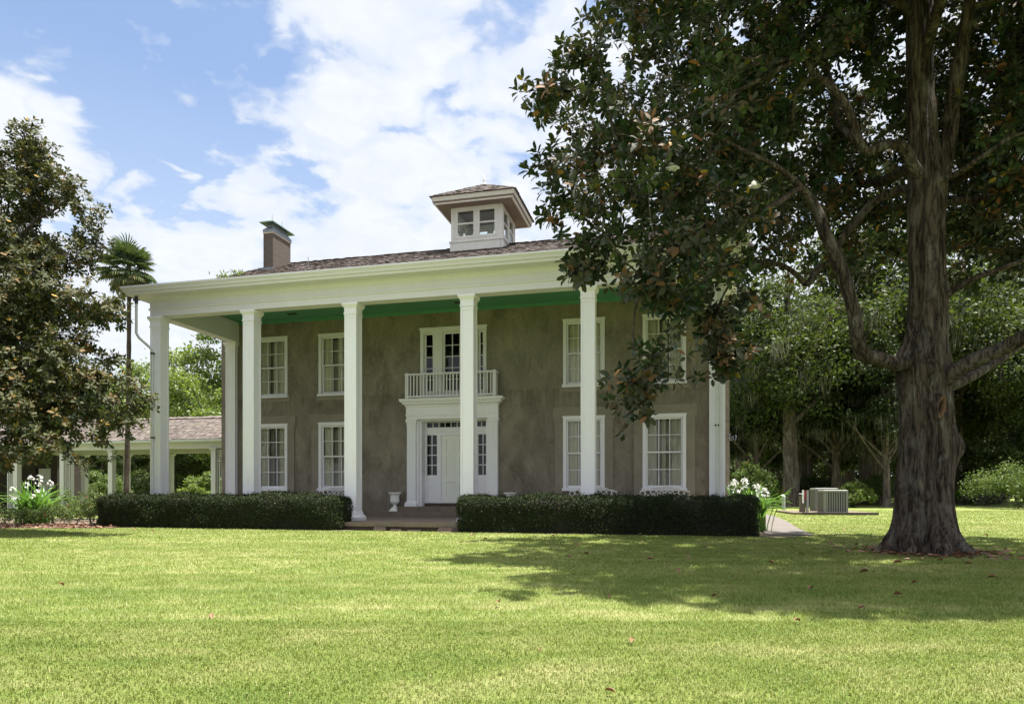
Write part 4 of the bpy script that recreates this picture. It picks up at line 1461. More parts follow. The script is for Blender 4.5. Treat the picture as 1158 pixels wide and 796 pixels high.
def build_bench(u, v, label):
    t = thing('garden_bench', label, 'bench', hw(u, v, 0.236), -TH, 'white iron benches on the porch')
    W = 1.62
    mb = MB()
    rings = []
    n = 9
    for i in range(n):
        x = -W / 2 + W * (i + 0.5) / n
        hgt = 0.90 + 0.14 * math.sin(PI * (i + 0.5) / n) ** 1.5
        for (r, z) in ((0.085, hgt - 0.085), (0.06, hgt - 0.24), (0.08, 0.50)):
            mb.tube([(x + r * math.cos(a), 0.26 + 0.05 * z, z + r * math.sin(a)) for a in np.linspace(0, 2 * PI, 14, endpoint=False)], 0.014, 5, closed=True)
        mb.tube([(x - 0.08, 0.285, 0.42), (x, 0.29, hgt - 0.2), (x + 0.08, 0.285, 0.42)], 0.012, 5)
    arc = [(-W / 2 + W * k / 24, 0.31, 0.90 + 0.16 * math.sin(PI * k / 24) ** 1.5 + 0.018 * math.sin(k * 2.1)) for k in range(25)]
    mb.tube(arc, 0.020, 6)
    mb.tube([(-W / 2, 0.26, 0.42), (W / 2, 0.26, 0.42)], 0.02, 6)
    mb.build('backrest', M['iron_white'], t)
    mb = MB()
    for i in range(9):
        y = -0.24 + i * 0.06
        mb.box(-W / 2, W / 2, y, y + 0.035, 0.405, 0.43)
    mb.box(-W / 2, W / 2, -0.262, -0.242, 0.35, 0.43)
    mb.build('seat', M['iron_white'], t)
    for sx in (-1, 1):
        for y in (-0.22, 0.24):
            mb = MB(); x = sx * (W / 2 - 0.05)
            mb.tube([(x, y, 0.41), (x, y * 1.05, 0.25), (x + sx * 0.03, y * 1.2, 0.1), (x, y * 1.25, 0.0)], [0.022, 0.02, 0.018, 0.026], 6)
            mb.build('leg', M['iron_white'], t)
        mb = MB(); x = sx * (W / 2 - 0.02)
        mb.tube([(x, 0.28, 0.66), (x, 0.05, 0.68), (x, -0.2, 0.66), (x, -0.25, 0.58), (x, -0.22, 0.42)], 0.02, 6)
        mb.build('armrest', M['iron_white'], t)


build_bench(7.52, 3.55, 'ornate white iron bench under the farthest right window')
build_bench(5.15, 3.60, 'ornate white iron bench half hidden by the fifth column from the left')
build_bench(-4.35, 3.60, 'ornate white iron bench peeking out beside the third column from the left')

# ------------------------------------------------------------------ air conditioning corner


def build_ac(px, Z, w, h, label, rz):
    t = thing('air_conditioner', label, 'air conditioner', at(px, Z, z=0.10), rz, 'condenser units behind the house')
    d = w * 0.95
    mb = MB()
    c = 0.055
    for sx in (-1, 1):
        for sy in (-1, 1):
            x = sx * (w / 2 - c / 2); y = sy * (d / 2 - c / 2)
            mb.box(x - c / 2, x + c / 2, y - c / 2, y + c / 2, 0, h - 0.10)
    mb.box(-w / 2, w / 2, -d / 2, d / 2, -0.0, 0.05)
    mb.box(-w / 2 - 0.01, w / 2 + 0.01, -d / 2 - 0.01, d / 2 + 0.01, h - 0.105, h - 0.03)
    mb.box(-w / 2 + c, -w / 2 + c + 0.08, -d / 2 + 0.002, -d / 2 + 0.03, 0.051, h - 0.106)
    mb.frustum(0, 0, h - 0.03, h, w / 2 + 0.005, d / 2 + 0.005, w / 2 - 0.06, d / 2 - 0.06)
    mb.build('cabinet', M['ac'], t)
    mb = MB()
    mb.box(-w / 2 + 0.06, w / 2 - 0.06, -d / 2 + 0.06, d / 2 - 0.06, 0.051, h - 0.106)
    mb.build('coil', M['ac_dark'], t)
    mb = MB()
    n = 9
    for i in range(n):
        x = -w / 2 + 0.18 + (w - 0.26) * i / (n - 1)
        mb.box(x - 0.026, x + 0.026, -d / 2 + 0.004, -d / 2 + 0.04, 0.051, h - 0.106)
        y = -d / 2 + 0.12 + (d - 0.24) * i / (n - 1)
        for s in (-1, 1):
            xx = s * (w / 2 - 0.022)
            mb.box(xx - 0.018, xx + 0.018, y - 0.02, y + 0.02, 0.051, h - 0.106)
    mb.build('louvre', M['ac'], t)
    mb = MB()
    for r in (0.12, 0.2, 0.28, 0.36, 0.42):
        r *= w
        mb.tube([(r * math.cos(a), r * math.sin(a), h + 0.012) for a in np.linspace(0, 2 * PI, 28, endpoint=False)], 0.008, 4, closed=True)
    for k in range(4):
        a = k * PI / 4
        mb.bar((-0.43 * w * math.cos(a), -0.43 * w * math.sin(a), h + 0.02), (0.43 * w * math.cos(a), 0.43 * w * math.sin(a), h + 0.02), 0.02, 0.01)
    mb.build('fan_guard', M['blackmetal'], t)


RZ_AC = -math.radians(9)
build_ac(941.5, 33.6, 1.12, 1.10, 'beige condenser with vertical louvres standing in front of its twin', RZ_AC)
build_ac(931.5, 36.0, 1.12, 1.20, 'grey green condenser mostly hidden behind the front unit', RZ_AC)


def build_utility():
    mb = MB()
    mb.box(-2.1, 1.75, -0.8, 3.2, -0.05, 0.10)
    sl = mb.build('equipment_pad', M['soil'])
    tag(sl, 'flat dirt pad under the two condensers', 'slab')
    sl.location = at(944, 33.6); sl.rotation_euler = (0, 0, RZ_AC)
    mb = MB()
    mb.box(-1.7, 1.7, -0.09, 0.09, 0, 0.13)
    tb = mb.build('timber_edging', M['timber'])
    tag(tb, 'dark timber beam lying along the front of the condenser pad', 'timber beam')
    tb.location = at(950, 32.4); tb.rotation_euler = (0, 0, RZ_AC + 0.03)
    t = thing('meter_post', 'short post with a white meter box and red tag left of the condensers', 'meter', at(909, 34.0, z=0), RZ_AC)
    mb = MB(); mb.box(-0.20, 0.06, -0.1, 0.1, 0.0, 0.9); mb.build('box', plain('olive_box', (0.10, 0.09, 0.06), 0.6), t)
    mb = MB(); mb.box(0.12, 0.22, -0.06, 0.06, 0, 1.18); mb.build('post', M['grey'], t)
    mb = MB(); mb.box(-0.11, -0.03, -0.14, -0.101, 0.55, 1.20); mb.box(-0.26, -0.02, -0.15, -0.142, 0.98, 1.04); mb.build('pipe', M['white'], t)
    mb = MB(); mb.box(0.0, 0.1, -0.13, -0.102, 0.72, 1.18); mb.build('tag', M['red'], t)
    mb = MB()
    mb.tube([(0, 0, 0), (0, 0, 0.72), (0, 0, 0.78)], [0.11, 0.11, 0.10], 12)
    mb.tube([(0, 0, 0.78), (0, 0, 0.86), (0, 0, 0.93)], [0.10, 0.10, 0.03], 12, 1)
    b = mb.build('bollard', [M['grey'], M['white']])
    tag(b, 'short grey pipe bollard with a pale cap at the edge of the trees', 'bollard')
    b.location = at(886, 42.0)


build_utility()

# ------------------------------------------------------------------ trees


def catmull(pts, n=8):
    P = [np.array(p, float) for p in pts]
    P = [2 * P[0] - P[1]] + P + [2 * P[-1] - P[-2]]
    out = []
    for i in range(1, len(P) - 2):
        for k in range(n):
            t = k / n
            a, b, c, d = P[i - 1], P[i], P[i + 1], P[i + 2]
            out.append(0.5 * (2 * b + (c - a) * t + (2 * a - 5 * b + 4 * c - d) * t * t + (3 * b - a - 3 * c + d) * t ** 3))
    out.append(P[-2])
    return np.array(out)


def limb_mesh(V, Fq, pts, sides=14, rough=0.10, seed=0):
    """add one lumpy limb; pts rows are x,y,z,r"""
    c = catmull(pts, 7)
    base = len(V)
    nrmv = None
    n = len(c)
    for i in range(n):
        t = c[min(i + 1, n - 1), :3] - c[max(i - 1, 0), :3]
        t /= np.linalg.norm(t) + 1e-9
        if nrmv is None:
            nrmv = np.cross(t, [0.3, 0.9, 0.2]); nrmv /= np.linalg.norm(nrmv)
        nrmv = nrmv - t * nrmv.dot(t); nrmv /= np.linalg.norm(nrmv)
        bn = np.cross(t, nrmv)
        for k in range(sides):
            a = 2 * PI * k / sides
            d = nrmv * math.cos(a) + bn * math.sin(a)
            p = c[i, :3] + d * c[i, 3]
            q = mnoise.noise(Vector(p * 2.2) + Vector((seed, 0, 0))) + 0.5 * mnoise.noise(Vector(p * 6.0))
            V.append(c[i, :3] + d * c[i, 3] * (1 + rough * 1.6 * q))
    for i in range(n - 1):
        for k in range(sides):
            k2 = (k + 1) % sides
            Fq.append((base + i * sides + k, base + i * sides + k2, base + (i + 1) * sides + k2, base + (i + 1) * sides + k))
    return c


class Tree:
    def __init__(self, seed):
        self.rng = np.random.default_rng(seed)
        self.pos = []; self.par = []; self.rad0 = []; self.cnt = []

    def node(self, p, par, r=0.0):
        self.pos.append(np.array(p, float)); self.par.append(par); self.rad0.append(r); self.cnt.append(0)
        return len(self.pos) - 1

    def skeleton(self, c, start=None):
        par = -1
        if start is not None:
            par = int(np.argmin([np.linalg.norm(p - c[0, :3]) for p in self.pos]))
        for q in c[::2]:
            par = self.node(q[:3], par, q[3])

    def grow(self, tips, step=0.45, jit=0.12, arch=0.12, zpref=0.25):
        rng = self.rng
        tips = np.array(tips)
        P = np.array(self.pos)
        d0 = np.min(np.linalg.norm(tips[:, None] - P[None], axis=2), axis=1)
        ends = []
        for i in np.argsort(d0):
            tp = tips[i]
            P = np.array(self.pos)
            df = tp - P
            d = np.linalg.norm(df, axis=1)
            cost = d + zpref * np.maximum(0, -df[:, 2])
            j = int(np.argmin(cost))
            n = max(1, int(round(d[j] / step)))
            par = j
            a = P[j]
            off = rng.normal(0, jit, 3) * d[j]
            for k in range(1, n + 1):
                t = k / n
                p = a + (tp - a) * t + (off + np.array([0, 0, -arch * d[j]])) * math.sin(PI * t) * (0.6 if n > 1 else 0)
                par = self.node(p, par)
            ends.append(par)
        self.ends = ends
        for e in ends:
            k = e
            while k >= 0:
                self.cnt[k] += 1
                k = self.par[k]
        return ends

    def tubes(self, name, mat, parent, r_tip=0.008, power=0.44, extra=None, sides=5):
        P = np.array(self.pos); par = np.array(self.par); cnt = np.maximum(1, np.array(self.cnt))
        r = np.maximum(r_tip * cnt ** power, 0.0)
        sk = np.array(self.rad0) > 0
        sel = np.where((par >= 0) & ~sk)[0]
        A = P[par[sel]]; B = P[sel]
        ra = np.minimum(np.where(sk[par[sel]], r[sel] * 1.25, r[par[sel]]), r[sel] * 1.5); rb = r[sel]
        if extra is not None:
            A = np.vstack([A, extra[0]]); B = np.vstack([B, extra[1]])
            ra = np.concatenate([ra, np.full(len(extra[0]), r_tip * 0.75)]); rb = np.concatenate([rb, np.full(len(extra[0]), r_tip * 0.5)])
        t = nrm(B - A)
        ref = np.where(np.abs(t[:, 2:3]) > 0.9, np.array([[1.0, 0, 0]]), np.array([[0, 0, 1.0]]))
        s = nrm(np.cross(t, ref)); n = np.cross(s, t)
        k = sides
        an = np.arange(k) * 2 * PI / k
        ring = s[:, None, :] * np.cos(an)[None, :, None] + n[:, None, :] * np.sin(an)[None, :, None]
        V = np.concatenate([A[:, None] + ring * ra[:, None, None], B[:, None] + ring * rb[:, None, None]], axis=1).reshape(-1, 3)
        q = np.array([(i, (i + 1) % k, k + (i + 1) % k, k + i) for i in range(k)])
        Fq = (q[None] + (np.arange(len(A)) * 2 * k)[:, None, None]).reshape(-1, 4)
        return np_mesh(name, V, Fq, mat, parent)


def quads_obj(name, V, Fq, mat, parent):
    return np_mesh(name, np.array(V), np.array(Fq), mat, parent)


def rosettes(rng, centre, out, nleaf, L0, spread=(0.45, 2.0)):
    """whorls of leaves round twig ends: returns leaf base, axis, up, length, width, rnd"""
    n = len(centre)
    A = nrm(out)
    ref = np.where(np.abs(A[:, 2:3]) > 0.9, np.array([[1.0, 0, 0]]), np.array([[0, 0, 1.0]]))
    s = nrm(np.cross(A, ref)); b = np.cross(s, A)
    k = np.arange(nleaf)
    az = k[None] * 2.39996 + rng.uniform(0, 6.28, (n, 1)) + rng.normal(0, 0.18, (n, nleaf))
    th = spread[0] + (spread[1] - spread[0]) * ((k[None] + 0.5) / nleaf) + rng.normal(0, 0.16, (n, nleaf))
    rad = s[:, None] * np.cos(az)[..., None] + b[:, None] * np.sin(az)[..., None]
    ax = A[:, None] * np.cos(th)[..., None] + rad * np.sin(th)[..., None]
    ax = ax + np.array([0, 0, -0.10])
    up = A[:, None] * np.sin(th)[..., None] - rad * np.cos(th)[..., None] + rng.normal(0, 0.22, (n, nleaf, 3))
    base = centre[:, None] + ax * 0.015 - A[:, None] * (0.10 * (k[None] / nleaf))[..., None] * (L0 / 0.18)
    keep = rng.random((n, nleaf)) > 0.10
    L = L0 * rng.uniform(0.72, 1.22, (n, nleaf))
    W = L * rng.uniform(0.43, 0.54, (n, nleaf))
    tone = np.clip(rng.normal(0.45, 0.16, (n, 1)) + rng.normal(0, 0.16, (n, nleaf)), 0, 0.93)
    odd = rng.random((n, nleaf))
    tone = np.where(odd > 0.988, rng.uniform(0.95, 1.0, (n, nleaf)), tone)
    return base[keep], ax[keep], up[keep], L[keep], W[keep], tone[keep]


def in_ellipsoids(rng, blobs, dens):
    """blobs: centre(3), radii(3), weight -> random points, fuller toward the shell"""
    out = []
    for c, r, w in blobs:
        vol = 4.19 * r[0] * r[1] * r[2]
        n = max(3, int(vol * dens * w))
        d = nrm(rng.normal(0, 1, (n, 3)))
        rad = rng.random((n, 1)) ** (1 / 3.0)
        rad = np.clip(rad * rng.uniform(0.92, 1.14, (n, 1)), 0, 1.2)
        out.append(np.array(c) + d * rad * np.array(r))
    return np.vstack(out)


def magnolia(name, label, limbs, blobs, seed, tip_d, per_tip, L0, sigma=0.30, trunk_fn=None, lean=(0, 0, 0), group=None, base=(0, 0, 0), leafm='magnolia'):
    t = thing(name, label, 'tree', base)
    tr = Tree(seed)
    rng = tr.rng
    V, Fq = [], []
    first = True
    for i, pts in enumerate(limbs):
        pa = np.array(pts, float)
        pa[:, 3] *= 1.0 if i == 0 else 0.78
        c = limb_mesh(V, Fq, pa, 16 if i == 0 else 12, 0.11, i * 3.1)
        tr.skeleton(c, None if first else True)
        first = False
    bx = np.array([base])
    if trunk_fn is None:
        quads_obj('trunk', np.array(V) - bx, Fq, M['bark'], t)
    else:
        trunk_fn(t, V, Fq, np.array(base))
    tips = in_ellipsoids(rng, blobs, tip_d)
    tr.grow(tips)
    P = np.array(tr.pos); ends = np.array(tr.ends)
    par = np.array(tr.par)
    e = np.repeat(ends, per_tip)
    ep = P[e]
    dirn = nrm(P[e] - P[par[e]])
    off = rng.normal(0, sigma, (len(e), 3))
    cen = ep + off
    out = nrm(dirn * 0.35 + nrm(off) * 0.8 + np.array([0, 0, 0.75]) + rng.normal(0, 0.25, (len(e), 3)))
    tr.tubes('branches', M['twig'], t, 0.0065, 0.46, (ep - out * 0.02, cen)).data.transform(Matrix.Translation(-Vector(base)))
    b, ax, up, L, W, rn = rosettes(rng, cen, out, 11, L0)
    leaf_mesh('crown', BROAD, b - bx, ax, up, L, W, rn, M[leafm], t)
    return t, cen - bx, out


def q(px, y, Z):
    return ((px - PX) / F * Z, Z, EYE + (HY - y) / F * Z)


TZ = 12.7
K = TZ / F

TRUNK = [(640, 1050, 56), (632, 1050, 55), (625, 1050, 52), (618, 1049, 48), (610, 1048.5, 43.5), (600, 1049, 39.5), (585, 1050, 36.5), (570, 1050, 35), (540, 1050, 33.5), (515, 1051, 33), (490, 1051, 32.5),
         (470, 1050.5, 32), (440, 1048.5, 31), (420, 1047, 31.5), (405, 1046, 30), (390, 1048, 26.5), (375, 1050.5, 24.5), (350, 1052, 22.8), (320, 1052.5, 21.5), (280, 1050, 20.5), (240, 1051, 21),
         (205, 1052, 22), (185, 1051, 19.5), (160, 1047, 17), (120, 1045, 16), (60, 1043, 15), (0, 1042, 14), (-60, 1041, 12), (-130, 1040, 9), (-200, 1041, 6), (-260, 1042, 3)]


def big_trunk(t, V, Fq, base):
    NS = 96
    rows = []
    prof = [(EYE + (HY - y) * K, (x - PX) * K, r * K) for y, x, r in TRUNK]
    zs = np.array([p[0] for p in prof]); xs = np.array([p[1] for p in prof]); rs = np.array([p[2] for p in prof])
    zl = np.concatenate([np.linspace(-0.22, 4.2, 120), np.linspace(4.25, zs[-1], 70)])
    vv = []
    for z in zl:
        x = np.interp(z, zs, xs) - 0.05; r = np.interp(z, zs, rs) * (0.84 - 0.03 * min(1.0, max(0.0, 1 - z)))
        for k in range(NS):
            a = 2 * PI * k / NS
            ca, sa = math.cos(a), math.sin(a)
            fl = max(0.0, 1 - z / 1.5)
            lobe = 0.10 * fl ** 1.2 * (math.sin(5 * a + 0.6) + 0.6 * math.sin(8 * a + 2.1 + z)) + (0.16 * fl ** 3) * math.sin(7 * a + 1.0)
            up = min(1.0, z / 5.0)
            lobe += (0.075 * (1 - 0.5 * up)) * math.sin(4 * a + 0.35 * z + 0.5) + 0.035 * math.sin(7 * a - 0.5 * z)
            p = Vector((ca * 1.6, sa * 1.6, z * 0.42))
            n1 = mnoise.noise(p * 1.6); n2 = mnoise.noise(Vector((ca * 5.2, sa * 5.2, z * 0.75)))
            n3 = mnoise.noise(Vector((ca * 13, sa * 13, z * 1.9)))
            rr = r * (1 + lobe + 0.07 * n1 + 0.075 * n2 + 0.05 * n3)
            # burl on the right, knot hollows on the front and left
            def lump(az, zc, wa, wz, h):
                da = (a - az + PI) % (2 * PI) - PI
                return h * math.exp(-(da / wa) ** 2 - ((z - zc) / wz) ** 2)
            rr += lump(-0.15, 1.95, 0.42, 0.24, 0.19) + lump(-1.92, 2.64, 0.30, 0.32, 0.07)
            rr += lump(-1.9, 3.35, 0.3, 0.2, 0.08) + lump(0.15, 3.55, 0.6, 0.5, 0.06) + lump(PI, 3.5, 0.5, 0.35, 0.05) + lump(-1.4, 4.2, 0.3, 0.2, 0.04)
            rr += lump(-1.3, 6.2, 0.35, 0.3, 0.05) + lump(-2.0, 5.1, 0.4, 0.3, 0.04)
            vv.append((x + ca * rr, TZ + sa * rr, z))
    ff = [(i * NS + k, i * NS + (k + 1) % NS, (i + 1) * NS + (k + 1) % NS, (i + 1) * NS + k) for i in range(len(zl) - 1) for k in range(NS)]
    b0 = len(vv)
    vv = vv + [tuple(v) for v in V]
    ff = ff + [tuple(i + b0 for i in f) for f in Fq]
    quads_obj('trunk', np.array(vv) - base, ff, M['bark'], t)
    # torn branch scar with a dark hollow
    mb = MB()
    cx, cz = 7.62, 2.64
    yb = TZ - 0.575
    rr = random.Random(8)
    n = 22
    ring = []
    for (sx, sz, dy) in ((0.085, 0.24, 0.03), (0.070, 0.20, -0.03), (0.045, 0.15, -0.015), (0.035, 0.12, 0.06)):
        ring.append([(cx + sx * math.cos(2 * PI * i / n) * rr.uniform(0.85, 1.12) + 0.03 * math.sin(2 * PI * i / n), yb + dy, cz + sz * math.sin(2 * PI * i / n) * rr.uniform(0.92, 1.06)) for i in range(n)])
    vs = [p for r_ in ring for p in r_]
    fs = [(i * n + k, (i + 1) * n + k, (i + 1) * n + (k + 1) % n, i * n + (k + 1) % n) for i in range(3) for k in range(n)]
    mb.add([tuple(np.array(v) - base) for v in vs], fs[:n], 2, smooth=True)
    mb.add([tuple(np.array(v) - base) for v in vs], fs[n:], 0, smooth=True)
    mb.add([tuple(np.array(v) - base) for v in ring[3]], [tuple(range(n))], 1)
    mb.build('branch_scar', [M['scar'], M['hollow'], M['bark']], t)


def build_big_magnolia():
    base = ((1049 - PX) * K, TZ, 0.0)
    def L(pts):
        return [(*q(x, y, Z), r) for (x, y, Z, r) in pts]
    core = L([(1050, 600, TZ, .3), (1050, 420, TZ, .25), (1051, 250, TZ, .2), (1045, 120, TZ, .2), (1042, -60, TZ, .15), (1042, -230, TZ, .05)])
    limbs = [core,
        L([(1040, 412, 12.65, .17), (1012, 411, 12.4, .165), (995, 405.6, 12.2, .16), (977, 401, 12.0, .17), (970, 382, 11.9, .155), (965, 350, 11.8, .15), (957, 324, 11.8, .15), (948, 295, 11.8, .145), (934, 266, 11.8, .13), (922, 234, 11.9, .11), (905, 212, 11.8, .08), (880, 190, 11.6, .06), (840, 170, 11.5, .045), (800, 150, 11.3, .03)]),
        L([(1046, 205, 12.6, .15), (1033, 188, 12.5, .14), (1026, 172, 12.4, .12), (1014, 163, 12.3, .11), (996, 166, 12.2, .10), (977, 169, 12.1, .10), (962, 130, 12.0, .085), (943, 102, 12.0, .08), (922, 84, 12.0, .07), (903, 66, 12.0, .06), (867, 72, 11.9, .045), (820, 60, 11.7, .03)]),
        L([(977, 169, 12.1, .07), (958, 150, 12.3, .065), (946, 136, 12.5, .06), (944, 105, 12.8, .045), (930, 60, 13.2, .03)]),
        L([(1042, 222, 12.8, .13), (1024, 215, 13.2, .11), (992, 226, 13.4, .10), (969, 249, 13.5, .095), (950, 275, 13.6, .09), (940, 295, 13.6, .085), (924, 305, 13.5, .08), (913, 321, 13.4, .08), (903, 313, 13.3, .07), (890, 303, 13.1, .06), (868, 297, 12.8, .055), (847, 301, 12.4, .05), (815, 310, 11.8, .04), (770, 330, 11.2, .03)]),
        L([(1055, 440, 12.6, .20), (1068, 428, 12.4, .20), (1100, 408, 12.1, .17), (1131, 395, 11.9, .16), (1160, 380, 11.6, .15), (1210, 350, 11.2, .12), (1280, 300, 10.8, .09), (1350, 240, 10.6, .05)]),
        L([(1065, 440, 12.9, .16), (1100, 425, 13.4, .12), (1140, 400, 14.2, .10), (1200, 360, 15.0, .07)]),
        L([(1058, 345, 12.7, .08), (1075, 331, 12.5, .075), (1096, 318, 12.3, .07), (1120, 308, 12.1, .06), (1170, 290, 11.8, .04)]),
        L([(1060, 215, 12.7, .17), (1070, 185, 12.6, .16), (1076, 140, 12.5, .16), (1080, 105, 12.4, .155), (1087, 60, 12.3, .15), (1097, 0, 12.2, .13), (1106, -70, 12.1, .09), (1115, -150, 12.0, .05)]),
        L([(1058, 232, 12.8, .11), (1085, 227, 13.0, .10), (1139, 222, 13.4, .09), (1200, 200, 13.6, .06)]),
        L([(1060, 205, 12.5, .08), (1085, 195, 12.2, .07), (1107, 180, 11.8, .06), (1150, 150, 11.4, .04)]),
        # limbs toward the camera, away from it and up out of the frame
        [(*q(1046, 60, TZ), .14), (7.2, 11.2, 9.8, .12), (6.6, 9.6, 10.4, .09), (6.2, 8.4, 10.6, .05)],
        [(*q(1050, 180, TZ), .15), (7.7, 14.2, 7.6, .12), (7.9, 16.0, 8.3, .09), (8.0, 17.5, 8.7, .05)],
        [(*q(1043, 20, TZ), .13), (5.6, 12.4, 10.9, .10), (3.6, 12.0, 11.4, .07), (2.0, 11.8, 11.6, .04)],
        L([(905, 212, 11.8, .07), (870, 235, 11.4, .055), (830, 250, 11.1, .045), (780, 262, 10.9, .04), (740, 290, 10.8, .032), (720, 340, 10.7, .025), (715, 400, 10.6, .018)]),
        L([(905, 66, 12, .055), (860, 90, 11.8, .05), (800, 120, 11.6, .04), (740, 150, 11.5, .032), (690, 170, 11.4, .025), (650, 200, 11.3, .018)]),
    ]
    def B(px, y, Z, rx, ry, rz, w=1.0):
        k = Z / F
        return (q(px, y, Z), (rx * k, rz, ry * k), w)
    blobs = [
        B(655, 95, 11.5, 42, 40, 1.0), B(622, 103, 11.5, 20, 14, .4, 1.2), B(668, 62, 11.6, 18, 18, .4, 1.2), B(636, 190, 11.3, 24, 46, .8), B(640, 245, 11.2, 28, 30, .7), B(694, 38, 11.9, 26, 30, .9, .9), B(722, 0, 12, 34, 26, 1.2),
        B(700, 165, 11.5, 48, 46, 1.3), B(705, 225, 11.2, 60, 46, 1.3), B(672, 285, 11.0, 28, 22, .6), B(655, 300, 11.0, 12, 14, .3, 1.3), B(730, 300, 10.9, 44, 40, 1.0, 1.25), B(736, 350, 10.8, 38, 40, .8, 1.2), B(722, 408, 10.6, 26, 30, .5, 1.3), B(716, 440, 10.5, 15, 14, .3, 1.4),
        B(790, 302, 10.9, 48, 40, 1.0, 1.15), B(790, 356, 10.8, 30, 24, .5, 1.1), B(818, 372, 10.8, 12, 32, .3, 1.2), B(824, 410, 10.8, 9, 14, .25, 1.2), B(835, 320, 11.2, 16, 30, .4, .9),
        B(780, 55, 12.0, 40, 56, 1.6), B(775, 150, 11.7, 56, 52, 1.8), B(790, 235, 11.4, 56, 44, 1.5), B(845, 35, 12.8, 62, 46, 1.8), B(845, 125, 12.9, 56, 50, 1.5), B(850, 215, 12.8, 46, 44, 1.2), B(865, 268, 12.8, 34, 18, .8, .8),
        B(930, 25, 13.8, 56, 44, 1.8), B(930, 140, 14.2, 50, 54, 1.4, .85), B(990, 80, 14.2, 40, 70, 1.5, .8), B(960, 30, 11.2, 26, 20, .5, .6), B(985, 215, 14.0, 40, 46, 1.2, .7), B(1005, 275, 14.2, 30, 40, 1.0, .6), B(930, 250, 14.2, 34, 34, 1.0, .6),
        B(1110, 60, 12.9, 50, 80, 2.4), B(1150, 150, 12.6, 50, 80, 2.2), B(1120, 230, 13.4, 50, 46, 1.6, .9), B(1135, 290, 13.0, 40, 34, 1.2, .8), B(1095, 290, 14.4, 30, 40, 1.2, .6),
        B(1215, 120, 12.2, 60, 120, 2.6, .6), B(1270, 250, 11.6, 60, 60, 1.8, .6), B(1310, 60, 12, 60, 130, 2.4, .4),
        B(780, -70, 12.2, 110, 60, 2.8, .85), B(920, -90, 12.6, 110, 80, 3.6, .9), B(1060, -110, 12.6, 110, 80, 3.8, .9), B(1190, -70, 12.4, 90, 90, 3.2, .9), B(1040, -230, 12.6, 130, 60, 2.8, .45),
        ((5.6, 8.6, 10.8), (3.4, 2.0, 1.7), 1.5), ((9.4, 8.5, 10.6), (3.2, 2.1, 1.8), 1.5), ((7.4, 7.6, 11.6), (3.0, 1.4, 1.3), 1.3), ((7.6, 17.0, 8.8), (4.2, 2.0, 2.4), .7), ((11.5, 15.6, 8.5), (2.4, 2.2, 2.4), .6), ((3.6, 15.6, 9.6), (2.6, 1.8, 1.9), .6),
    ]
    t, cen, out = magnolia('magnolia_tree', 'huge dark magnolia with thick furrowed trunk spreading over the lawn in front of the mansion', limbs, blobs, 11, 3.3, 9, 0.160, 0.19, big_trunk, base=base)
    # white open blossoms, and closed buds
    rng = np.random.default_rng(5)
    tgt = [q(853, 213, 10.9), q(760, 193, 10.2), q(870, 120, 10.8), q(905, 240, 10.9), q(690, 330, 10.2)]
    for p in tgt[:2]:
        c = np.array(p) - np.array(base)
        n = 9
        az = np.arange(n) * 2.4
        el = np.where(np.arange(n) < 6, 0.35, 1.0)
        ax = np.stack([np.cos(az) * np.cos(el), np.sin(az) * np.cos(el), np.sin(el)], 1)
        upv = np.array([[0, 0, 1.0]]) - ax * ax[:, 2:3]
        leaf_mesh('blossom', BROAD, np.tile(c, (n, 1)), ax, upv, np.full(n, 0.12), np.full(n, 0.095), rng.random(n), M['white_petal'], t)


build_big_magnolia()


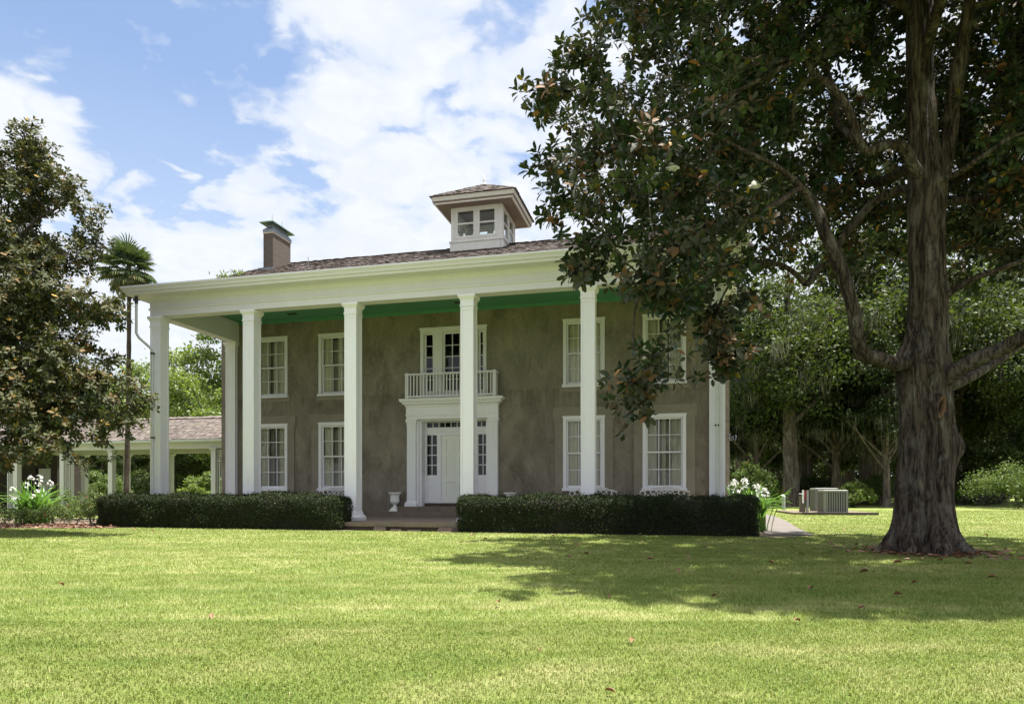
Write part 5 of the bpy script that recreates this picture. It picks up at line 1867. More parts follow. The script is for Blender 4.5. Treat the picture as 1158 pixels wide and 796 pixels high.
def build_side_magnolia():
    Z = 19.6
    base = ((-30 - PX) / F * Z, Z, 0.0)
    def L(pts):
        return [(*q(x, y, zz), r) for (x, y, zz, r) in pts]
    limbs = [L([(-30, 612, Z, .34), (-30, 560, Z, .27), (-28, 480, Z, .22), (-22, 380, Z, .19), (-18, 290, Z, .14), (-14, 210, Z, .08), (-8, 165, Z, .04)]),
             L([(-28, 470, Z, .13), (0, 440, Z - .6, .10), (40, 430, Z - 1.4, .08), (90, 440, Z - 1.8, .05), (130, 455, Z - 1.9, .03)]),
             L([(-24, 400, Z, .12), (10, 360, Z - .5, .09), (45, 335, Z - .9, .07), (80, 335, Z - 1, .05), (110, 330, Z - 1, .03)]),
             L([(-20, 320, Z, .10), (10, 285, Z - .2, .08), (40, 250, Z - .3, .06), (65, 235, Z - .3, .04), (85, 215, Z - .3, .02)]),
             L([(-28, 500, Z, .10), (0, 490, Z - 1.2, .08), (35, 490, Z - 2.4, .05), (60, 500, Z - 2.9, .03)]),
             L([(-22, 370, Z, .10), (-60, 320, Z + .8, .08), (-100, 300, Z + 1.2, .04)]),
             L([(-24, 420, Z, .10), (0, 390, Z + 1.6, .08), (40, 380, Z + 2.4, .05)])]
    def B(px, y, ZZ, rx, ry, rz, w=1.0):
        k = ZZ / F
        return (q(px, y, ZZ), (rx * k, rz, ry * k), w)
    blobs = [B(8, 175, Z, 26, 22, .8), B(34, 175, Z - .1, 26, 22, .8), B(30, 150, Z, 8, 8, .25, 1.6), B(52, 168, Z, 14, 14, .4, 1.3), B(52, 195, Z - .2, 20, 18, .6, 1.1), B(20, 215, Z - .2, 42, 30, 1.1), B(60, 215, Z - .3, 18, 16, .5), B(84, 218, Z - .3, 12, 18, .35, 1.3), B(100, 245, Z - .4, 12, 14, .35, 1.2), B(80, 262, Z - .4, 22, 14, .5),
             B(15, 275, Z - .4, 40, 34, 1.3), B(60, 290, Z - .5, 30, 22, .9), B(98, 285, Z - .5, 12, 14, .35), B(20, 340, Z - .8, 46, 36, 1.6), B(75, 345, Z - .9, 32, 28, 1.0), B(112, 345, Z - 1.0, 24, 20, .7), B(128, 352, Z - 1, 10, 10, .3, 1.2),
             B(20, 405, Z - 1.2, 50, 36, 1.8), B(80, 405, Z - 1.4, 36, 32, 1.2), B(118, 432, Z - 1.7, 26, 24, .9), B(144, 440, Z - 1.8, 18, 24, .6), B(30, 460, Z - 1.8, 50, 34, 1.6), B(90, 465, Z - 1.9, 40, 28, 1.1), B(135, 475, Z - 1.9, 22, 16, .6),
             B(20, 505, Z - 2.2, 44, 20, 1.1, .9), B(60, 515, Z - 2.6, 22, 14, .6, 1.1), B(108, 495, Z - 2.0, 24, 10, .5),
             B(-60, 330, Z + .5, 60, 120, 2.6, .5), B(-60, 440, Z - .8, 60, 70, 2.4, .5), B(10, 370, Z + 2.2, 60, 100, 1.6, .5), B(-20, 230, Z + 1, 40, 60, 1.4, .5), B(-120, 400, Z, 50, 110, 2.4, .3)]
    magnolia('magnolia_tree', 'bushy magnolia with rusty leaf undersides at the left edge hiding the covered walk', limbs, blobs, 23, 7.0, 11, 0.135, 0.19, None, base=base, leafm='magnolia_sunny')


build_side_magnolia()


def build_palm():
    Z = 27.5
    b = at(142, Z)
    t = thing('fan_palm', 'tall thin fan palm rising behind the left corner of the porch roof', 'palm', b)
    top = EYE + (HY - 300) / F * Z
    mb = MB()
    pts = []; rr = []
    for i in range(26):
        s = i / 25
        pts.append((0.10 * math.sin(s * 2.2) + 0.05 * s, 0, top * s)); rr.append(0.105 - 0.03 * s + (0.05 if s < 0.04 else 0) + 0.006 * math.sin(i * 2.7))
    mb.tube(pts, rr, 12)
    mb.build('trunk', M['palm_bark'], t)
    c = np.array(pts[-1])
    rng = np.random.default_rng(3)
    mbs = MB()
    Bq, A, U, L, W, R = [], [], [], [], [], []
    nf = 58
    for i in range(nf):
        s = (i + 0.5) / nf
        az = i * 2.39996
        el = 1.40 - 2.45 * s ** 0.9 + rng.normal(0, 0.2)
        d = np.array([math.cos(az) * math.cos(el), math.sin(az) * math.cos(el), math.sin(el)])
        st = 0.60 * rng.uniform(0.7, 1.2) * (0.9 if s > 0.7 else 1)
        dead = max(0.0, min(1.0, (s - 0.42) * 2.0 + rng.normal(0, 0.15)))
        hub = c + np.array([0, 0, 0.05 - 0.35 * s]) + d * st + np.array([0, 0, -0.10 * st])
        mbs.tube([c + np.array([0, 0, 0.0 - 0.35 * s]), c + d * st * 0.5 + np.array([0, 0, 0.03 - .35 * s]), hub], [0.016, 0.012, 0.008], 5)
        side = np.cross(d, [0, 0, 1.0]); side /= np.linalg.norm(side) + 1e-9
        upv = np.cross(side, d)
        m = 22
        for k in range(m):
            a = (k / (m - 1) - 0.5) * 4.1
            ax = d * math.cos(a) + side * math.sin(a) + np.array([0, 0, -0.22 - 0.5 * dead])
            Bq.append(hub); A.append(ax); U.append(upv + rng.normal(0, .1, 3)); L.append(0.62 * (1 - 0.28 * abs(a) / 2) * rng.uniform(.88, 1.1)); W.append(0.055); R.append(np.clip(0.28 + 0.62 * dead + rng.normal(0, 0.1), 0, 1))
    mbs.build('frond_stalks', M['palm_leaf'], t)
    leaf_mesh('crown', BROAD, np.array(Bq), np.array(A), np.array(U), np.array(L), np.array(W), np.array(R), M['palm_leaf'], t, smooth=False)


build_palm()

# ------------------------------------------------------------------ woods behind: three prototypes, copied with their parts


def wood_tree(name, label, h, cr, seed, leaf, nleaf, lsize, trunk_r, bare=0.32, blobn=26, flat=0.8, moss=0, bark_m='oak_bark', fork=True, spread=1.0):
    t = thing(name, label, 'tree', (0, 0, 0), 0, None)
    tr = Tree(seed); rng = tr.rng
    V, Fq = [], []
    lean = rng.normal(0, 0.02, 2)
    hb = h * bare
    core = [(0, 0, -0.2, trunk_r * 1.5), (0, 0, 0.5, trunk_r * 1.08), (lean[0] * hb, lean[1] * hb, hb, trunk_r * 0.85), (lean[0] * h * .7 + rng.normal(0, .2), lean[1] * h * .7, h * 0.65, trunk_r * 0.5), (lean[0] * h, lean[1] * h, h * 0.93, trunk_r * 0.1)]
    c = limb_mesh(V, Fq, np.array(core), 12, 0.1, seed)
    tr.skeleton(c)
    for i in range(7 if fork else 3):
        az = i * 2.4 + rng.normal(0, .3); z0 = hb * rng.uniform(0.8, 1.5); r1 = cr * rng.uniform(0.55, 0.85)
        d = np.array([math.cos(az), math.sin(az)])
        pts = [(*(d * 0.02), z0, trunk_r * .42), (*(d * r1 * .35), z0 + h * .09, trunk_r * .34), (*(d * r1 * .75), z0 + h * .19, trunk_r * .22), (*(d * r1), z0 + h * .27, trunk_r * .08)]
        tr.skeleton(limb_mesh(V, Fq, np.array(pts), 8, 0.1, seed + i), True)
    quads_obj('trunk', V, Fq, M[bark_m], t)
    blobs = []
    zc = (hb * 0.8 + h) / 2; hz = (h - hb * 0.8) / 2
    for i in range(blobn):
        d = nrm(rng.normal(0, 1, 3)); rad = rng.random() ** 0.45
        p = np.array([d[0] * cr * rad * 0.85, d[1] * cr * rad * 0.85, zc + d[2] * hz * rad * 0.85])
        k = 1 - 0.45 * max(0, (p[2] - zc) / hz)
        s = cr * rng.uniform(0.16, 0.32)
        blobs.append(((p[0] * k, p[1] * k, p[2]), (s, s, s * flat), 1.0))
    vol = sum(4.19 * r[0] * r[1] * r[2] for _, r, _ in blobs)
    tips = in_ellipsoids(rng, blobs, 240 / vol)
    tr.grow(tips, step=1.1)
    tr.tubes('branches', M[bark_m], t, 0.014, 0.5, sides=4)
    P = np.array(tr.pos)[np.array(tr.ends)]
    e = rng.integers(0, len(P), nleaf)
    sg = cr * 0.075
    b = P[e] + rng.normal(0, sg, (nleaf, 3)) * np.array([1.25, 1.25, 0.7])
    ax = rng.normal(0, 1, (nleaf, 3)); ax[:, 2] -= 0.35
    up = rng.normal(0, 0.7, (nleaf, 3)) + np.array([0, 0, 0.9])
    L = lsize * rng.uniform(0.65, 1.3, nleaf)
    rn = np.clip(np.repeat(rng.normal(0.5, 0.2, len(P))[None], 1, 0)[0][e] + rng.normal(0, 0.16, nleaf), 0, 1)
    leaf_mesh('crown', SMALL, b, ax, up, L, L * 0.55, rn, M[leaf], t, smooth=False)
    if moss:
        pick = rng.integers(0, len(P), moss)
        low = P[pick]
        sel = low[:, 2] < hb + (h - hb) * 0.62
        low = low[sel]
        m = 26
        bb = np.repeat(low, m, 0) + rng.normal(0, 0.34, (len(low) * m, 3)) * np.array([1, 1, 0.4])
        n = len(bb)
        ax = rng.normal(0, 0.09, (n, 3)) + np.array([0, 0, -1.0])
        leaf_mesh('hanging_moss', SMALL, bb, ax, rng.normal(0, 1, (n, 3)) * np.array([1, 1, 0.05]), rng.uniform(0.4, 1.7, n), rng.uniform(0.03, 0.07, n), rng.random(n), M['moss'], t, smooth=False)
    return t


def place(src, first, px, Z, s, rz, label, sz=None, group='trees in the wood behind'):
    o = src if first else copy_tree(src)
    o.location = at(px, Z)
    o.scale = (s, s, sz or s)
    o.rotation_euler = (0, 0, rz)
    o['label'] = label
    if group:
        o['group'] = group
    return o


def build_woods():
    A = wood_tree('oak_tree', 'x', 19, 8.0, 41, 'oak_leaf', 26000, 0.34, 0.56, 0.36, 34, 0.75, 70)
    B_ = wood_tree('cedar_tree', 'x', 16, 5.2, 42, 'dark_leaf', 24000, 0.30, 0.34, 0.22, 40, 0.6, 150)
    Cc = wood_tree('elm_tree', 'x', 15, 4.6, 43, 'bright_leaf', 20000, 0.28, 0.24, 0.25, 26, 0.85, 0)
    D = wood_tree('understory_tree', 'x', 7.0, 3.2, 44, 'oak_leaf', 13000, 0.24, 0.14, 0.30, 20, 0.7, 0)
    # right of the house
    place(A, True, 895, 52, 1.0, 0.4, 'old oak with a thick pale trunk rising behind the small grey bollard')
    place(A, False, 838, 74, 1.15, 2.0, 'tall oak whose crown shows just right of the house corner')
    place(A, False, 1128, 62, 0.85, 1.1, 'spreading oak filling the gap right of the big magnolia trunk')
    place(A, False, 958, 84, 1.25, 3.0, 'tallest oak far behind the condensers')
    place(A, False, 1215, 50, 0.95, 4.2, 'oak reaching in from the right edge of the picture')
    place(A, False, 1040, 92, 1.2, 5.0, 'distant oak behind the big magnolia trunk')
    place(B_, True, 975, 60, 1.05, 0.3, 'dark mossy cedar right behind the condensers')
    place(B_, False, 915, 66, 1.0, 1.9, 'dark mossy cedar close behind the pale oak trunk')
    place(B_, False, 1003, 49, 0.78, 3.3, 'slim dark cedar with a bare thin trunk just left of the big magnolia')
    place(B_, False, 1180, 70, 1.1, 4.4, 'dark cedar at the far right behind the oak')
    place(B_, False, 856, 58, 0.85, 5.2, 'dark cedar between the house corner and the pale oak trunk')
    place(Cc, True, 872, 90, 1.5, 0.8, 'light green elm glowing behind the house corner')
    place(Cc, False, 1075, 80, 1.2, 2.2, 'light green elm behind the lawn right of the big trunk')
    place(D, True, 1092, 58, 0.85, 0.2, 'small round tree on a dark stem right of the big trunk')
    place(D, False, 1150, 52, 0.95, 1.4, 'low leafy tree near the right edge of the lawn')
    place(D, False, 1035, 66, 0.9, 2.9, 'small tree half hidden behind the big magnolia trunk')
    place(A, False, 1168, 66, 1.25, 2.7, 'tall oak behind the outer limb of the big magnolia at the right edge')
    place(A, False, 1105, 76, 1.35, 0.9, 'tall distant oak between the big magnolia trunk and the right edge')
    place(A, False, 905, 64, 1.1, 4.4, 'dense oak close behind the pale oak trunk')
    place(B_, False, 945, 54, 0.92, 2.5, 'dark mossy cedar left of the condensers, nearest of the cedars there')
    place(A, False, 990, 57, 1.28, 1.7, 'tall oak filling the space between the left limbs of the big magnolia')
    place(A, False, 1078, 62, 1.22, 3.6, 'tall oak showing directly right of the big magnolia trunk')
    place(D, False, 938, 72, 1.25, 0.5, 'low tree far behind the condensers, wider than the bushes before it')
    place(D, False, 1004, 78, 1.3, 3.5, 'low tree far behind the slim cedar trunk')
    place(D, False, 880, 80, 1.35, 5.5, 'low tree far behind the bollard')
    place(D, False, 1062, 74, 1.2, 4.5, 'low tree far behind the big magnolia trunk')
    # left, seen over and through the covered walk
    place(Cc, False, 195, 62, 0.98, 3.4, 'round light green elm rising above the covered walk beside the corner column')
    place(Cc, False, 252, 56, 1.05, 4.6, 'light green elm at the left wall of the mansion, tallest beside the pilaster')
    place(Cc, False, 158, 74, 1.05, 5.6, 'pale elm behind the thin palm trunk')
    place(Cc, False, 232, 70, 0.86, 1.5, 'bushy yellow green elm over the ridge of the covered walk')
    place(A, False, 100, 78, 0.85, 2.6, 'oak hidden mostly by the left magnolia')
    place(A, False, 180, 92, 0.72, 0.9, 'dark oak far behind the covered walk')
    place(A, False, 20, 84, 0.9, 3.9, 'oak far behind the left edge of the walk')
    place(D, False, 118, 60, 0.8, 4.0, 'small tree seen through the arcade beside the palm trunk')
    place(D, False, 165, 66, 0.8, 5.1, 'small tree seen through the middle bay of the arcade')
    place(D, False, 222, 58, 0.8, 0.6, 'small tree seen through the right bay of the arcade')
    place(D, False, 250, 68, 1.0, 2.4, 'small tree seen through the arcade next to the house wall')
    place(D, False, 90, 72, 0.9, 1.9, 'small tree seen through the arcade next to the lattice')
    # the far edge of the wood: one mass
    rng = np.random.default_rng(77)
    n = 190000
    px = rng.uniform(-420, 1700, n); Z = 112 + rng.normal(0, 5, n)
    hh = 14 + 3.5 * np.sin(px * 0.021) + 2.2 * np.sin(px * 0.057 + 1)
    z = rng.random(n) ** 0.8 * hh
    P = np.stack([(px - PX) / F * Z, Z, z], 1)
    ax = rng.normal(0, 1, (n, 3)); up = rng.normal(0, .7, (n, 3)) + np.array([0, 0, .8])
    L = rng.uniform(0.5, 1.1, n)
    o = leaf_mesh('woods', SMALL, P, ax, up, L, L * 0.6, np.clip(rng.normal(0.45, 0.2, n), 0, 1), M['oak_leaf'], None, smooth=False)
    kind(o, 'stuff')


build_woods()

# ------------------------------------------------------------------ hedges, shrubs, lilies


def build_hedge(label, u0, u1, v0, v1, h, seed, ragged=0.0):
    t = thing('clipped_hedge', label, 'hedge', HO, -TH, 'clipped hedges in front of the porch')
    rng = np.random.default_rng(seed)
    um, vm = (u0 + u1) / 2, (v0 + v1) / 2
    a, b = (u1 - u0) / 2, (v1 - v0) / 2
    # rounded box by superellipse
    def surf(d, k):
        p = np.sign(d) * np.abs(d) ** k
        return p
    def lump(P):
        return np.array([0.13 * mnoise.noise(Vector((x * 1.0 + seed, y * 1.3, z * 1.3))) + 0.045 * mnoise.noise(Vector((x * 4, y * 4 + seed, z * 4))) for x, y, z in P])
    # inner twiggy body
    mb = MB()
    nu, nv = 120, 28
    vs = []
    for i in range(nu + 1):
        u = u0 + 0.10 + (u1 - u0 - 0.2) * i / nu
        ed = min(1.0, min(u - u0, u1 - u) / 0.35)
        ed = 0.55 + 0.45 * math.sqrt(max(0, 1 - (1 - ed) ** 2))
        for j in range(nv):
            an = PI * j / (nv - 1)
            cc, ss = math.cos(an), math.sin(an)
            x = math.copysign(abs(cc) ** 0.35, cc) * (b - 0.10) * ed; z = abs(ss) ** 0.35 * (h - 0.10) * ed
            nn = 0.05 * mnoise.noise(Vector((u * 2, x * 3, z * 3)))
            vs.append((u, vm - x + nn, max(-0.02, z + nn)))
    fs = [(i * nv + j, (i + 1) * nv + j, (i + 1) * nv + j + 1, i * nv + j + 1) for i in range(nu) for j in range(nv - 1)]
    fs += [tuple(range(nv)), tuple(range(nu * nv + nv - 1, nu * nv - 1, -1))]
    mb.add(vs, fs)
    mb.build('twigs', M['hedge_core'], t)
    n = int(5200 * (2 * a * (h * 2 + 2 * b) + 2 * b * h * 2) / 2)
    side = rng.random(n)
    A_f = 2 * a * h; A_t = 2 * a * 2 * b; A_e = 2 * b * h
    tot = 2 * A_f + A_t + 2 * A_e
    w = rng.random(n) * tot
    U = rng.uniform(-1, 1, n); Wd = rng.uniform(-1, 1, n); Hh = rng.random(n) ** 0.9
    P = np.zeros((n, 3)); N = np.zeros((n, 3))
    f = w < A_f; bk = (w >= A_f) & (w < 2 * A_f); tp = (w >= 2 * A_f) & (w < 2 * A_f + A_t); e1 = (w >= 2 * A_f + A_t) & (w < 2 * A_f + A_t + A_e); e2 = w >= 2 * A_f + A_t + A_e
    for m_, fx, fy, fz, nx, ny, nz in ((f, None, -1, None, 0, -1, 0), (bk, None, 1, None, 0, 1, 0), (tp, None, None, 1, 0, 0, 1), (e1, -1, None, None, -1, 0, 0), (e2, 1, None, None, 1, 0, 0)):
        P[m_, 0] = U[m_] if fx is None else fx
        P[m_, 1] = Wd[m_] if fy is None else fy
        P[m_, 2] = (Hh[m_] if fz is None else fz)
        N[m_] = (nx, ny, nz)
    # round the edges
    x = P[:, 0] * a; y = P[:, 1] * b; z = P[:, 2] * h
    r = 0.27
    cxx = np.clip(x, -a + r, a - r); cyy = np.clip(y, -b + r, b - r); czz = np.minimum(z, h - r)
    dv = np.stack([x - cxx, y - cyy, z - czz], 1)
    ln = np.linalg.norm(dv, axis=1, keepdims=True)
    nn = np.where(ln > 1e-6, dv / np.maximum(ln, 1e-6), N)
    Q = np.stack([cxx, cyy, czz], 1) + nn * r
    Q[:, 0] += um; Q[:, 1] += vm
    lp = lump(Q)
    Q += nn * (lp[:, None] - np.abs(rng.normal(0, 0.045, (n, 1))) + rng.exponential(0.014, (n, 1)) + (rng.random((n, 1)) > 0.985) * rng.uniform(0, 0.09, (n, 1)))
    if ragged:
        k = (Q[:, 0] > u1 - 2.6)
        drop = k & (np.array([mnoise.noise(Vector(p * 2.6)) for p in Q]) > 0.18) & (rng.random(n) < ragged)
        Q = Q[~drop]; nn = nn[~drop]; n = len(Q)
    up = nn + rng.normal(0, 0.55, (n, 3))
    ax = rng.normal(0, 1, (n, 3)) + nn * 0.5 + np.array([0, 0, 0.3])
    L = rng.uniform(0.028, 0.055, n)
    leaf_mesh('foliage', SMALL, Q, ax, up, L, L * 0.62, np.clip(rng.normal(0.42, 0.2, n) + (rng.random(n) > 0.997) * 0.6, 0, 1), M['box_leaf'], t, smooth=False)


build_hedge('long clipped dark green hedge left of the front steps', -10.2, -1.62, -1.35, -0.30, 1.02, 1)
build_hedge('long clipped dark green hedge right of the front steps with a ragged right end', 1.98, 9.95, -1.30, -0.28, 1.0, 2, 0.7)


def build_shrub(name, label, cat, base, r, h, n, leaf, seed, lsize=0.06, flowers=None, group=None):
    t = thing(name, label, cat, base, 0, group)
    tr = Tree(seed); rng = tr.rng
    tr.node((0, 0, 0), -1, 0.02)
    tips = []
    for i in range(46):
        a = rng.uniform(0, 2 * PI); q_ = rng.random() ** 0.6
        tips.append((math.cos(a) * r * q_, math.sin(a) * r * q_, h * (1 - 0.55 * q_ * q_) * rng.uniform(0.55, 1.0)))
    tr.grow(tips, step=0.2)
    tr.tubes('stems', M['twig'], t, 0.004, 0.35, sides=4)
    P = np.array(tr.pos)[np.array(tr.ends)]
    allp = np.array(tr.pos)[1:]
    src = np.vstack([P, P, allp]) if len(allp) else P
    e = rng.integers(0, len(src), n)
    b = src[e] + rng.normal(0, 0.085 * max(r, 0.6), (n, 3)) * np.array([1, 1, .8])
    b[:, 2] = np.maximum(b[:, 2], 0.02)
    L = lsize * rng.uniform(.6, 1.3, n)
    leaf_mesh('foliage', SMALL, b, rng.normal(0, 1, (n, 3)), rng.normal(0, .6, (n, 3)) + np.array([0, 0, .8]), L, L * .6, np.clip(rng.normal(.5, .22, n), 0, 1), M[leaf], t, smooth=False)
    if flowers:
        mat, k, fs = flowers
        idx = rng.integers(0, len(P), k)
        for i in idx:
            c = P[i] + nrm(P[i] - np.array([0, 0, h * .4])) * 0.08
            m = 7
            az = np.arange(m) * 2.4; el = np.where(np.arange(m) < 4, .3, 1.0)
            ax = np.stack([np.cos(az) * np.cos(el), np.sin(az) * np.cos(el), np.sin(el)], 1)
            leaf_mesh('flower', PETAL, np.tile(c, (m, 1)), ax, np.tile([0, 0, 1.0], (m, 1)) - ax * ax[:, 2:3], np.full(m, fs), np.full(m, fs * .9), rng.random(m), M[mat], t)
    return t


def build_lily(label, base, h, r, nl, umb, seed):
    """crinum lily: arching straps, tall stalks carrying heads of narrow white petals"""
    t = thing('spider_lily', label, 'flowering plant', base, 0, 'white lilies beside the hedges')
    rng = np.random.default_rng(seed)
    V, Fq, R = [], [], []
    for i in range(nl):
        az = rng.uniform(0, 2 * PI); o = np.array([math.cos(az), math.sin(az), 0]); sd = np.array([-o[1], o[0], 0])
        st = np.array([rng.normal(0, r * .30), rng.normal(0, r * .30), 0])
        ln = h * rng.uniform(.75, 1.15); out = rng.uniform(.3, .85); w = rng.uniform(.030, .052)
        tone = rng.random(); b0 = len(V); m = 9
        for k in range(m):
            s = k / (m - 1)
            p = st + o * (out * ln * s ** 1.5 * .9) + np.array([0, 0, ln * (s - out * .72 * s ** 2.6)])
            ww = w * (1 - s ** 3) * (0.7 + .6 * s * (1 - s) * 2)
            V += [p - sd * ww + np.array([0, 0, .012]), p, p + sd * ww + np.array([0, 0, .012])]
        for k in range(m - 1):
            a = b0 + k * 3
            Fq += [(a, a + 1, a + 4, a + 3), (a + 1, a + 2, a + 5, a + 4)]; R += [tone, tone]
    np_mesh('leaves', np.array(V), np.array(Fq), M['strap_leaf'], t, np.array(R))
    for (x, y, z) in umb:
        c = np.array((x, y, z))
        mb = MB()
        mb.tube([(x * .35, y * .35, 0), (x * .7, y * .7, z * .6), tuple(c)], [.014, .012, .010], 6)
        sk = mb.build('flower_stalk', M['strap_leaf'], t)
        nf = 7
        d = nrm(rng.normal(0, 1, (nf, 3)) + np.array([0, 0, .55]))
        Bq, A, U = [], [], []
        for k in range(nf):
            fc = c + d[k] * rng.uniform(.04, .09)
            s = np.cross(d[k], [0.3, 0.2, 1.0]); s /= np.linalg.norm(s); s2 = np.cross(d[k], s)
            for j in range(6):
                a = j * PI / 3
                axv = d[k] * .75 + (s * math.cos(a) + s2 * math.sin(a)) * .8
                Bq.append(fc); A.append(axv); U.append(d[k])
        n = len(Bq)
        leaf_mesh('flower_head', PETAL, np.array(Bq), np.array(A), np.array(U), np.full(n, .078) * rng.uniform(.7, 1.2, n), np.full(n, .024), rng.random(n), M['white_petal'], sk)


LZ = 24.0
lb = at(38, LZ)
build_lily('white lily clump in the leafy bed in front of the covered walk', lb, 1.85, 0.80, 90,
           [((x - 38) * LZ / F, dy, EYE + (HY - y) * LZ / F) for x, y, dy in ((17, 554, -.1), (25, 549, .2), (33, 541, .1), (38, 540, .3), (47, 546, -.1), (53, 547, .15), (50, 557, -.3), (31, 564, -.5), (22, 563, -.4), (47, 562, -.45))], 3)
LZ2 = 19.3
build_lily('white lily clump beside the right end of the hedge and the house corner', at(850, LZ2), 1.60, 0.62, 110,
           [((x - 858) * LZ2 / F, dy, EYE + (HY - y) * LZ2 / F) for x, y, dy in ((836, 550, 0), (842, 546, .2), (849, 544, -.1), (855, 546, .2), (860, 551, -.2), (866, 552, .1), (871, 556, -.1), (846, 554, -.3), (875, 560, .1), (838, 557, -.2), (863, 560, -.3))], 4)

for i, (px, Z, r, h, lf, fl, lab) in enumerate([
        (4, 23.5, 0.85, 0.75, 'shrub_leaf', None, 'low leafy shrub at the very left edge of the bed'),
        (28, 22.6, 0.75, 0.55, 'shrub_leaf', None, 'low spreading shrub at the foot of the left white lilies'),
        (62, 22.8, 0.75, 0.72, 'shrub_leaf', ('orange', 1, .05), 'low shrub just right of the left white lilies'),
        (86, 23.0, 0.75, 0.80, 'shrub_leaf', ('orange', 2, .05), 'low shrub in the middle of the bed left of the hedge'),
        (108, 22.8, 0.62, 0.86, 'bright_leaf', ('redflower', 2, .05), 'bright green shrub touching the left end of the left hedge'),
        (102, 25.5, 0.7, 1.45, 'shrub_leaf', ('redflower', 6, .05), 'tall airy rose bush with red blooms in front of the arcade'),
        (74, 25.8, 0.55, 1.25, 'shrub_leaf', None, 'thin bush standing against an arcade post left of the rose bush'),
        (852, 46.0, 1.9, 3.0, 'shrub_leaf', ('orange', 16, .16), 'shrub with orange blossoms right of the house corner'),
        (965, 47.0, 1.3, 1.7, 'bright_leaf', None, 'bright yellow green bush just right of the condensers'),
        (988, 56.0, 2.4, 2.4, 'shrub_leaf', None, 'broad green bush behind the right end of the condenser pad'),
        (925, 58.0, 2.2, 2.6, 'oak_leaf', None, 'dark bush behind the two condensers'),
        (1096, 57.0, 1.6, 1.5, 'strap_leaf', None, 'low green clump under the small round tree'),
        (1115, 55.0, 1.5, 1.2, 'moss', None, 'low silvery clump at the lawn edge right of the small round tree'),
        (1150, 44.0, 3.4, 3.0, 'shrub_leaf', None, 'large bush closing the lawn at the right edge'),
        (1125, 60.0, 2.6, 2.8, 'oak_leaf', None, 'bush behind the silvery clump'),
        (1020, 62.0, 3.0, 2.4, 'shrub_leaf', None, 'bush showing left of the big magnolia trunk'),
        (872, 62.0, 3.0, 2.6, 'shrub_leaf', None, 'bush behind the bollard left of the pale oak trunk'),
        (840, 66.0, 3.0, 3.0, 'oak_leaf', None, 'bush tight against the right house corner'),
        (108, 46.0, 2.0, 2.4, 'shrub_leaf', None, 'bush beyond the arcade right of the lattice'),
        (160, 54.0, 2.4, 2.6, 'oak_leaf', None, 'bush beyond the arcade right of the palm trunk'),
        (232, 50.0, 1.6, 2.6, 'bright_leaf', None, 'bright bush beyond the arcade near the house wall'),
        (205, 62.0, 2.8, 2.4, 'oak_leaf', None, 'bush beyond the arcade right of the corner column')]):
    nn = int((2600 if Z < 30 else 5200) * min(1.6, max(.6, r)))
    build_shrub('garden_shrub', lab, 'shrub', at(px, Z), r, h, nn, lf, 200 + i, 0.06 if Z < 30 else 0.16, fl)

# ------------------------------------------------------------------ bed, fallen leaves, turf


def build_bed():
    mb = MB()
    pts = [(-19.5, 20.9), (-12.6, 20.75), (-12.2, 21.6), (-11.9, 24.0), (-13.5, 27.5), (-24, 29.5), (-30, 28.5), (-27, 22)]
    mb.add([(x, y, 0.012) for x, y in pts] + [(x, y, -0.1) for x, y in pts], [tuple(range(len(pts)))] + [(i, (i + 1) % 8, 8 + (i + 1) % 8, 8 + i) for i in range(8)])
    kind(mb.build('garden_bed', M['soil']), 'structure')
    mb = MB()
    c = [hw(u, v) for u, v in ((-10.4, -1.45), (-1.2, -1.45), (-1.2, -0.2), (-10.4, -0.2))]
    mb.add([(p.x, p.y, 0.010) for p in c], [(0, 1, 2, 3)])
    c = [hw(u, v) for u, v in ((1.5, -1.42), (10.8, -1.42), (10.8, 1.5), (9.7, 1.5), (9.7, -0.2), (1.5, -0.2))]
    mb.add([(p.x, p.y, 0.010) for p in c], [(0, 1, 2, 3, 4, 5)])
    kind(mb.build('hedge_bed', M['soil']), 'structure')
    rng = np.random.default_rng(12)
    n = 2600
    P = np.stack([rng.uniform(-19.4, -12.3, n), 20.85 + rng.exponential(1.3, n), np.full(n, .03)], 1)
    # litter round the magnolia roots too
    k = 520
    a = rng.uniform(0, 2 * PI, k); rr = 0.70 + rng.exponential(.30, k)
    P2 = np.stack([(1050 - PX) * K + np.cos(a) * rr * 1.12, TZ + np.sin(a) * rr, np.full(k, .035)], 1)
    P = np.vstack([P, P2]); n = len(P)
    ax = rng.normal(0, 1, (n, 3)); ax[:, 2] = rng.uniform(-.05, .25, n)
    up = rng.normal(0, .35, (n, 3)) + np.array([0, 0, 1.0])
    L = rng.uniform(.07, .15, n)
    kind(leaf_mesh('leaf_litter', BROAD, P, ax, up, L, L * .45, rng.random(n) ** 1.3, M['dead_leaf']), 'stuff')


build_bed()


def blocked(X, Y):
    """no turf under things that cover the ground"""
    dx, dy = X - HO.x, Y - HO.y
    u = dx * UV_U.x + dy * UV_U.y; v = dx * UV_V.x + dy * UV_V.y
    m = (u > -10.35) & (u < 10.5) & (v > -1.30) & (v < 17)
    m |= (u < -9.5) & (v > 8.4) & (v < 13)
    m |= (X < -11.8) & (Y > 20.95) & (Y < 29)
    m |= ((X - (1049 - PX) * K) ** 2 / 1.0 + (Y - TZ) ** 2 / .72) < 0.75
    c = np.array(PATH_C)
    for i in range(len(c) - 1):
        a, b = c[i], c[i + 1]
        d = b - a; L2 = d @ d
        t = np.clip(((X - a[0]) * d[0] + (Y - a[1]) * d[1]) / L2, 0, 1)
        m |= (X - a[0] - t * d[0]) ** 2 + (Y - a[1] - t * d[1]) ** 2 < 0.57 ** 2
    p = at(944, 33.6)
    m |= (abs(X - p.x) < 2.2) & (Y > p.y - 1) & (Y < p.y + 3.3)
    return m


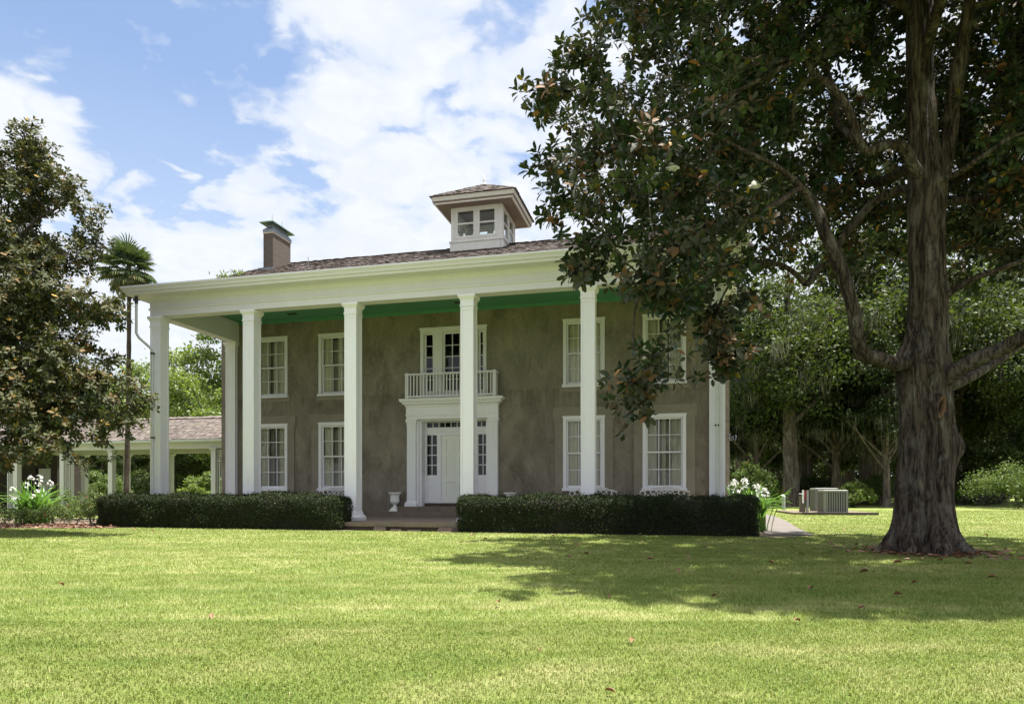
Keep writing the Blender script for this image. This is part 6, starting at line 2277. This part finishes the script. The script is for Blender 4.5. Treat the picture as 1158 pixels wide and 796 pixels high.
def build_grass():
    rng = np.random.default_rng(99)
    allV, allF, allR = [], [], []
    off = 0
    for (z0, z1, dens, h, w, seg) in ((2.9, 6.0, 5200, .030, .0050, 2), (6.0, 9.5, 3400, .033, .0072, 1), (9.5, 15, 1500, .036, .011, 1), (15, 24, 560, .038, .018, 1), (24, 40, 130, .045, .035, 1)):
        area = 2.1 * (z1 ** 2 - z0 ** 2) / 2 + 4.0 * (z1 - z0)
        n = int(area * dens)
        Y = np.sqrt(rng.uniform(z0 ** 2, z1 ** 2, n)); X = rng.uniform(-1, 1, n) * (1.05 * Y + 2.0)
        k = ~blocked(X, Y)
        X, Y = X[k], Y[k]; n = len(X)
        # tufts: blades lean together
        tx = np.array([mnoise.noise(Vector((a * 5, b * 5, 0))) for a, b in zip(X[::1], Y[::1])]) if n < 230000 else np.sin(X * 7.1 + np.sin(Y * 5.3) * 2)
        az = rng.uniform(0, 2 * PI, n)
        lean = rng.uniform(.15, .95, n)
        hh = h * rng.uniform(.55, 1.35, n) * (1 + .25 * tx)
        o = np.stack([np.cos(az), np.sin(az), np.zeros(n)], 1); s = np.stack([-o[:, 1], o[:, 0], np.zeros(n)], 1)
        b = np.stack([X, Y, np.zeros(n)], 1)
        ww = (w * rng.uniform(.6, 1.3, n))[:, None] * .5
        tip = b + o * (hh * lean * 1.2)[:, None] + np.array([0, 0, 1.0]) * (hh * (1 - .35 * lean))[:, None]
        if seg == 2:
            mid = b + o * (hh * lean * .42)[:, None] + np.array([0, 0, 1.0]) * (hh * .62)[:, None]
            V = np.stack([b - s * ww, b + s * ww, mid - s * ww * .85, mid + s * ww * .85, tip], 1)
            T = np.array([(0, 1, 3), (0, 3, 2), (2, 3, 4)])
        else:
            V = np.stack([b - s * ww, b + s * ww, tip], 1); T = np.array([(0, 1, 2)])
        Fq = (T[None] + (np.arange(n) * V.shape[1])[:, None, None]).reshape(-1, 3) + off
        off += V.shape[0] * V.shape[1]
        allV.append(V.reshape(-1, 3)); allF.append(Fq); allR.append(np.repeat(np.clip(rng.normal(.45, .22, n) + (rng.random(n) > .97) * .4, 0, 1), len(T)))
    o = np_mesh('grass', np.vstack(allV), np.vstack(allF), M['blade'], None, np.concatenate(allR), False)
    kind(o, 'stuff')


build_grass()


def build_fallen():
    rng = np.random.default_rng(8)
    T, tri = BROAD
    first = None
    spots = [(152, 600), (175, 602), (66, 663), (240, 698), (537, 605), (551, 611), (628, 608), (656, 617), (660, 627), (642, 632), (722, 606), (725, 614), (740, 635), (779, 635), (842, 606), (876, 640), (832, 656), (920, 668), (957, 625),
             (984, 649), (1020, 676), (1037, 662), (1091, 640), (1036, 631), (1088, 629), (970, 692), (715, 728), (905, 707), (565, 686), (690, 676), (812, 676), (1140, 622), (1010, 640), (985, 610), (1112, 606), (955, 600), (683, 787), (612, 742), (873, 606), (1128, 655), (765, 648), (800, 622)]
    for (px, y) in spots:
        Z = EYE * F / (y - HY)
        if first is None:
            mb = MB()
            L, W = .155, .075
            mb.add([(a * L, b * W / 2, c * L + .035 * abs(b) + .02) for a, b, c in T], [tuple(f) for f in tri], 0, .55, True)
            o = first = mb.build('fallen_leaf', M['dead_leaf'])
        else:
            o = first.copy(); COL.objects.link(o)
        o.location = at(px, Z, z=.028)
        o.rotation_euler = (rng.normal(0, .25), rng.normal(0, .25), rng.uniform(0, 6.28))
        sc = rng.uniform(.6, 1.0) * min(1.0, (Z / 10.0) ** .8)
        o.scale = (sc, sc, sc)
        tag(o, 'curled brown fallen magnolia leaf lying loose on the lawn', 'leaf', 'fallen leaves on the lawn')


build_fallen()
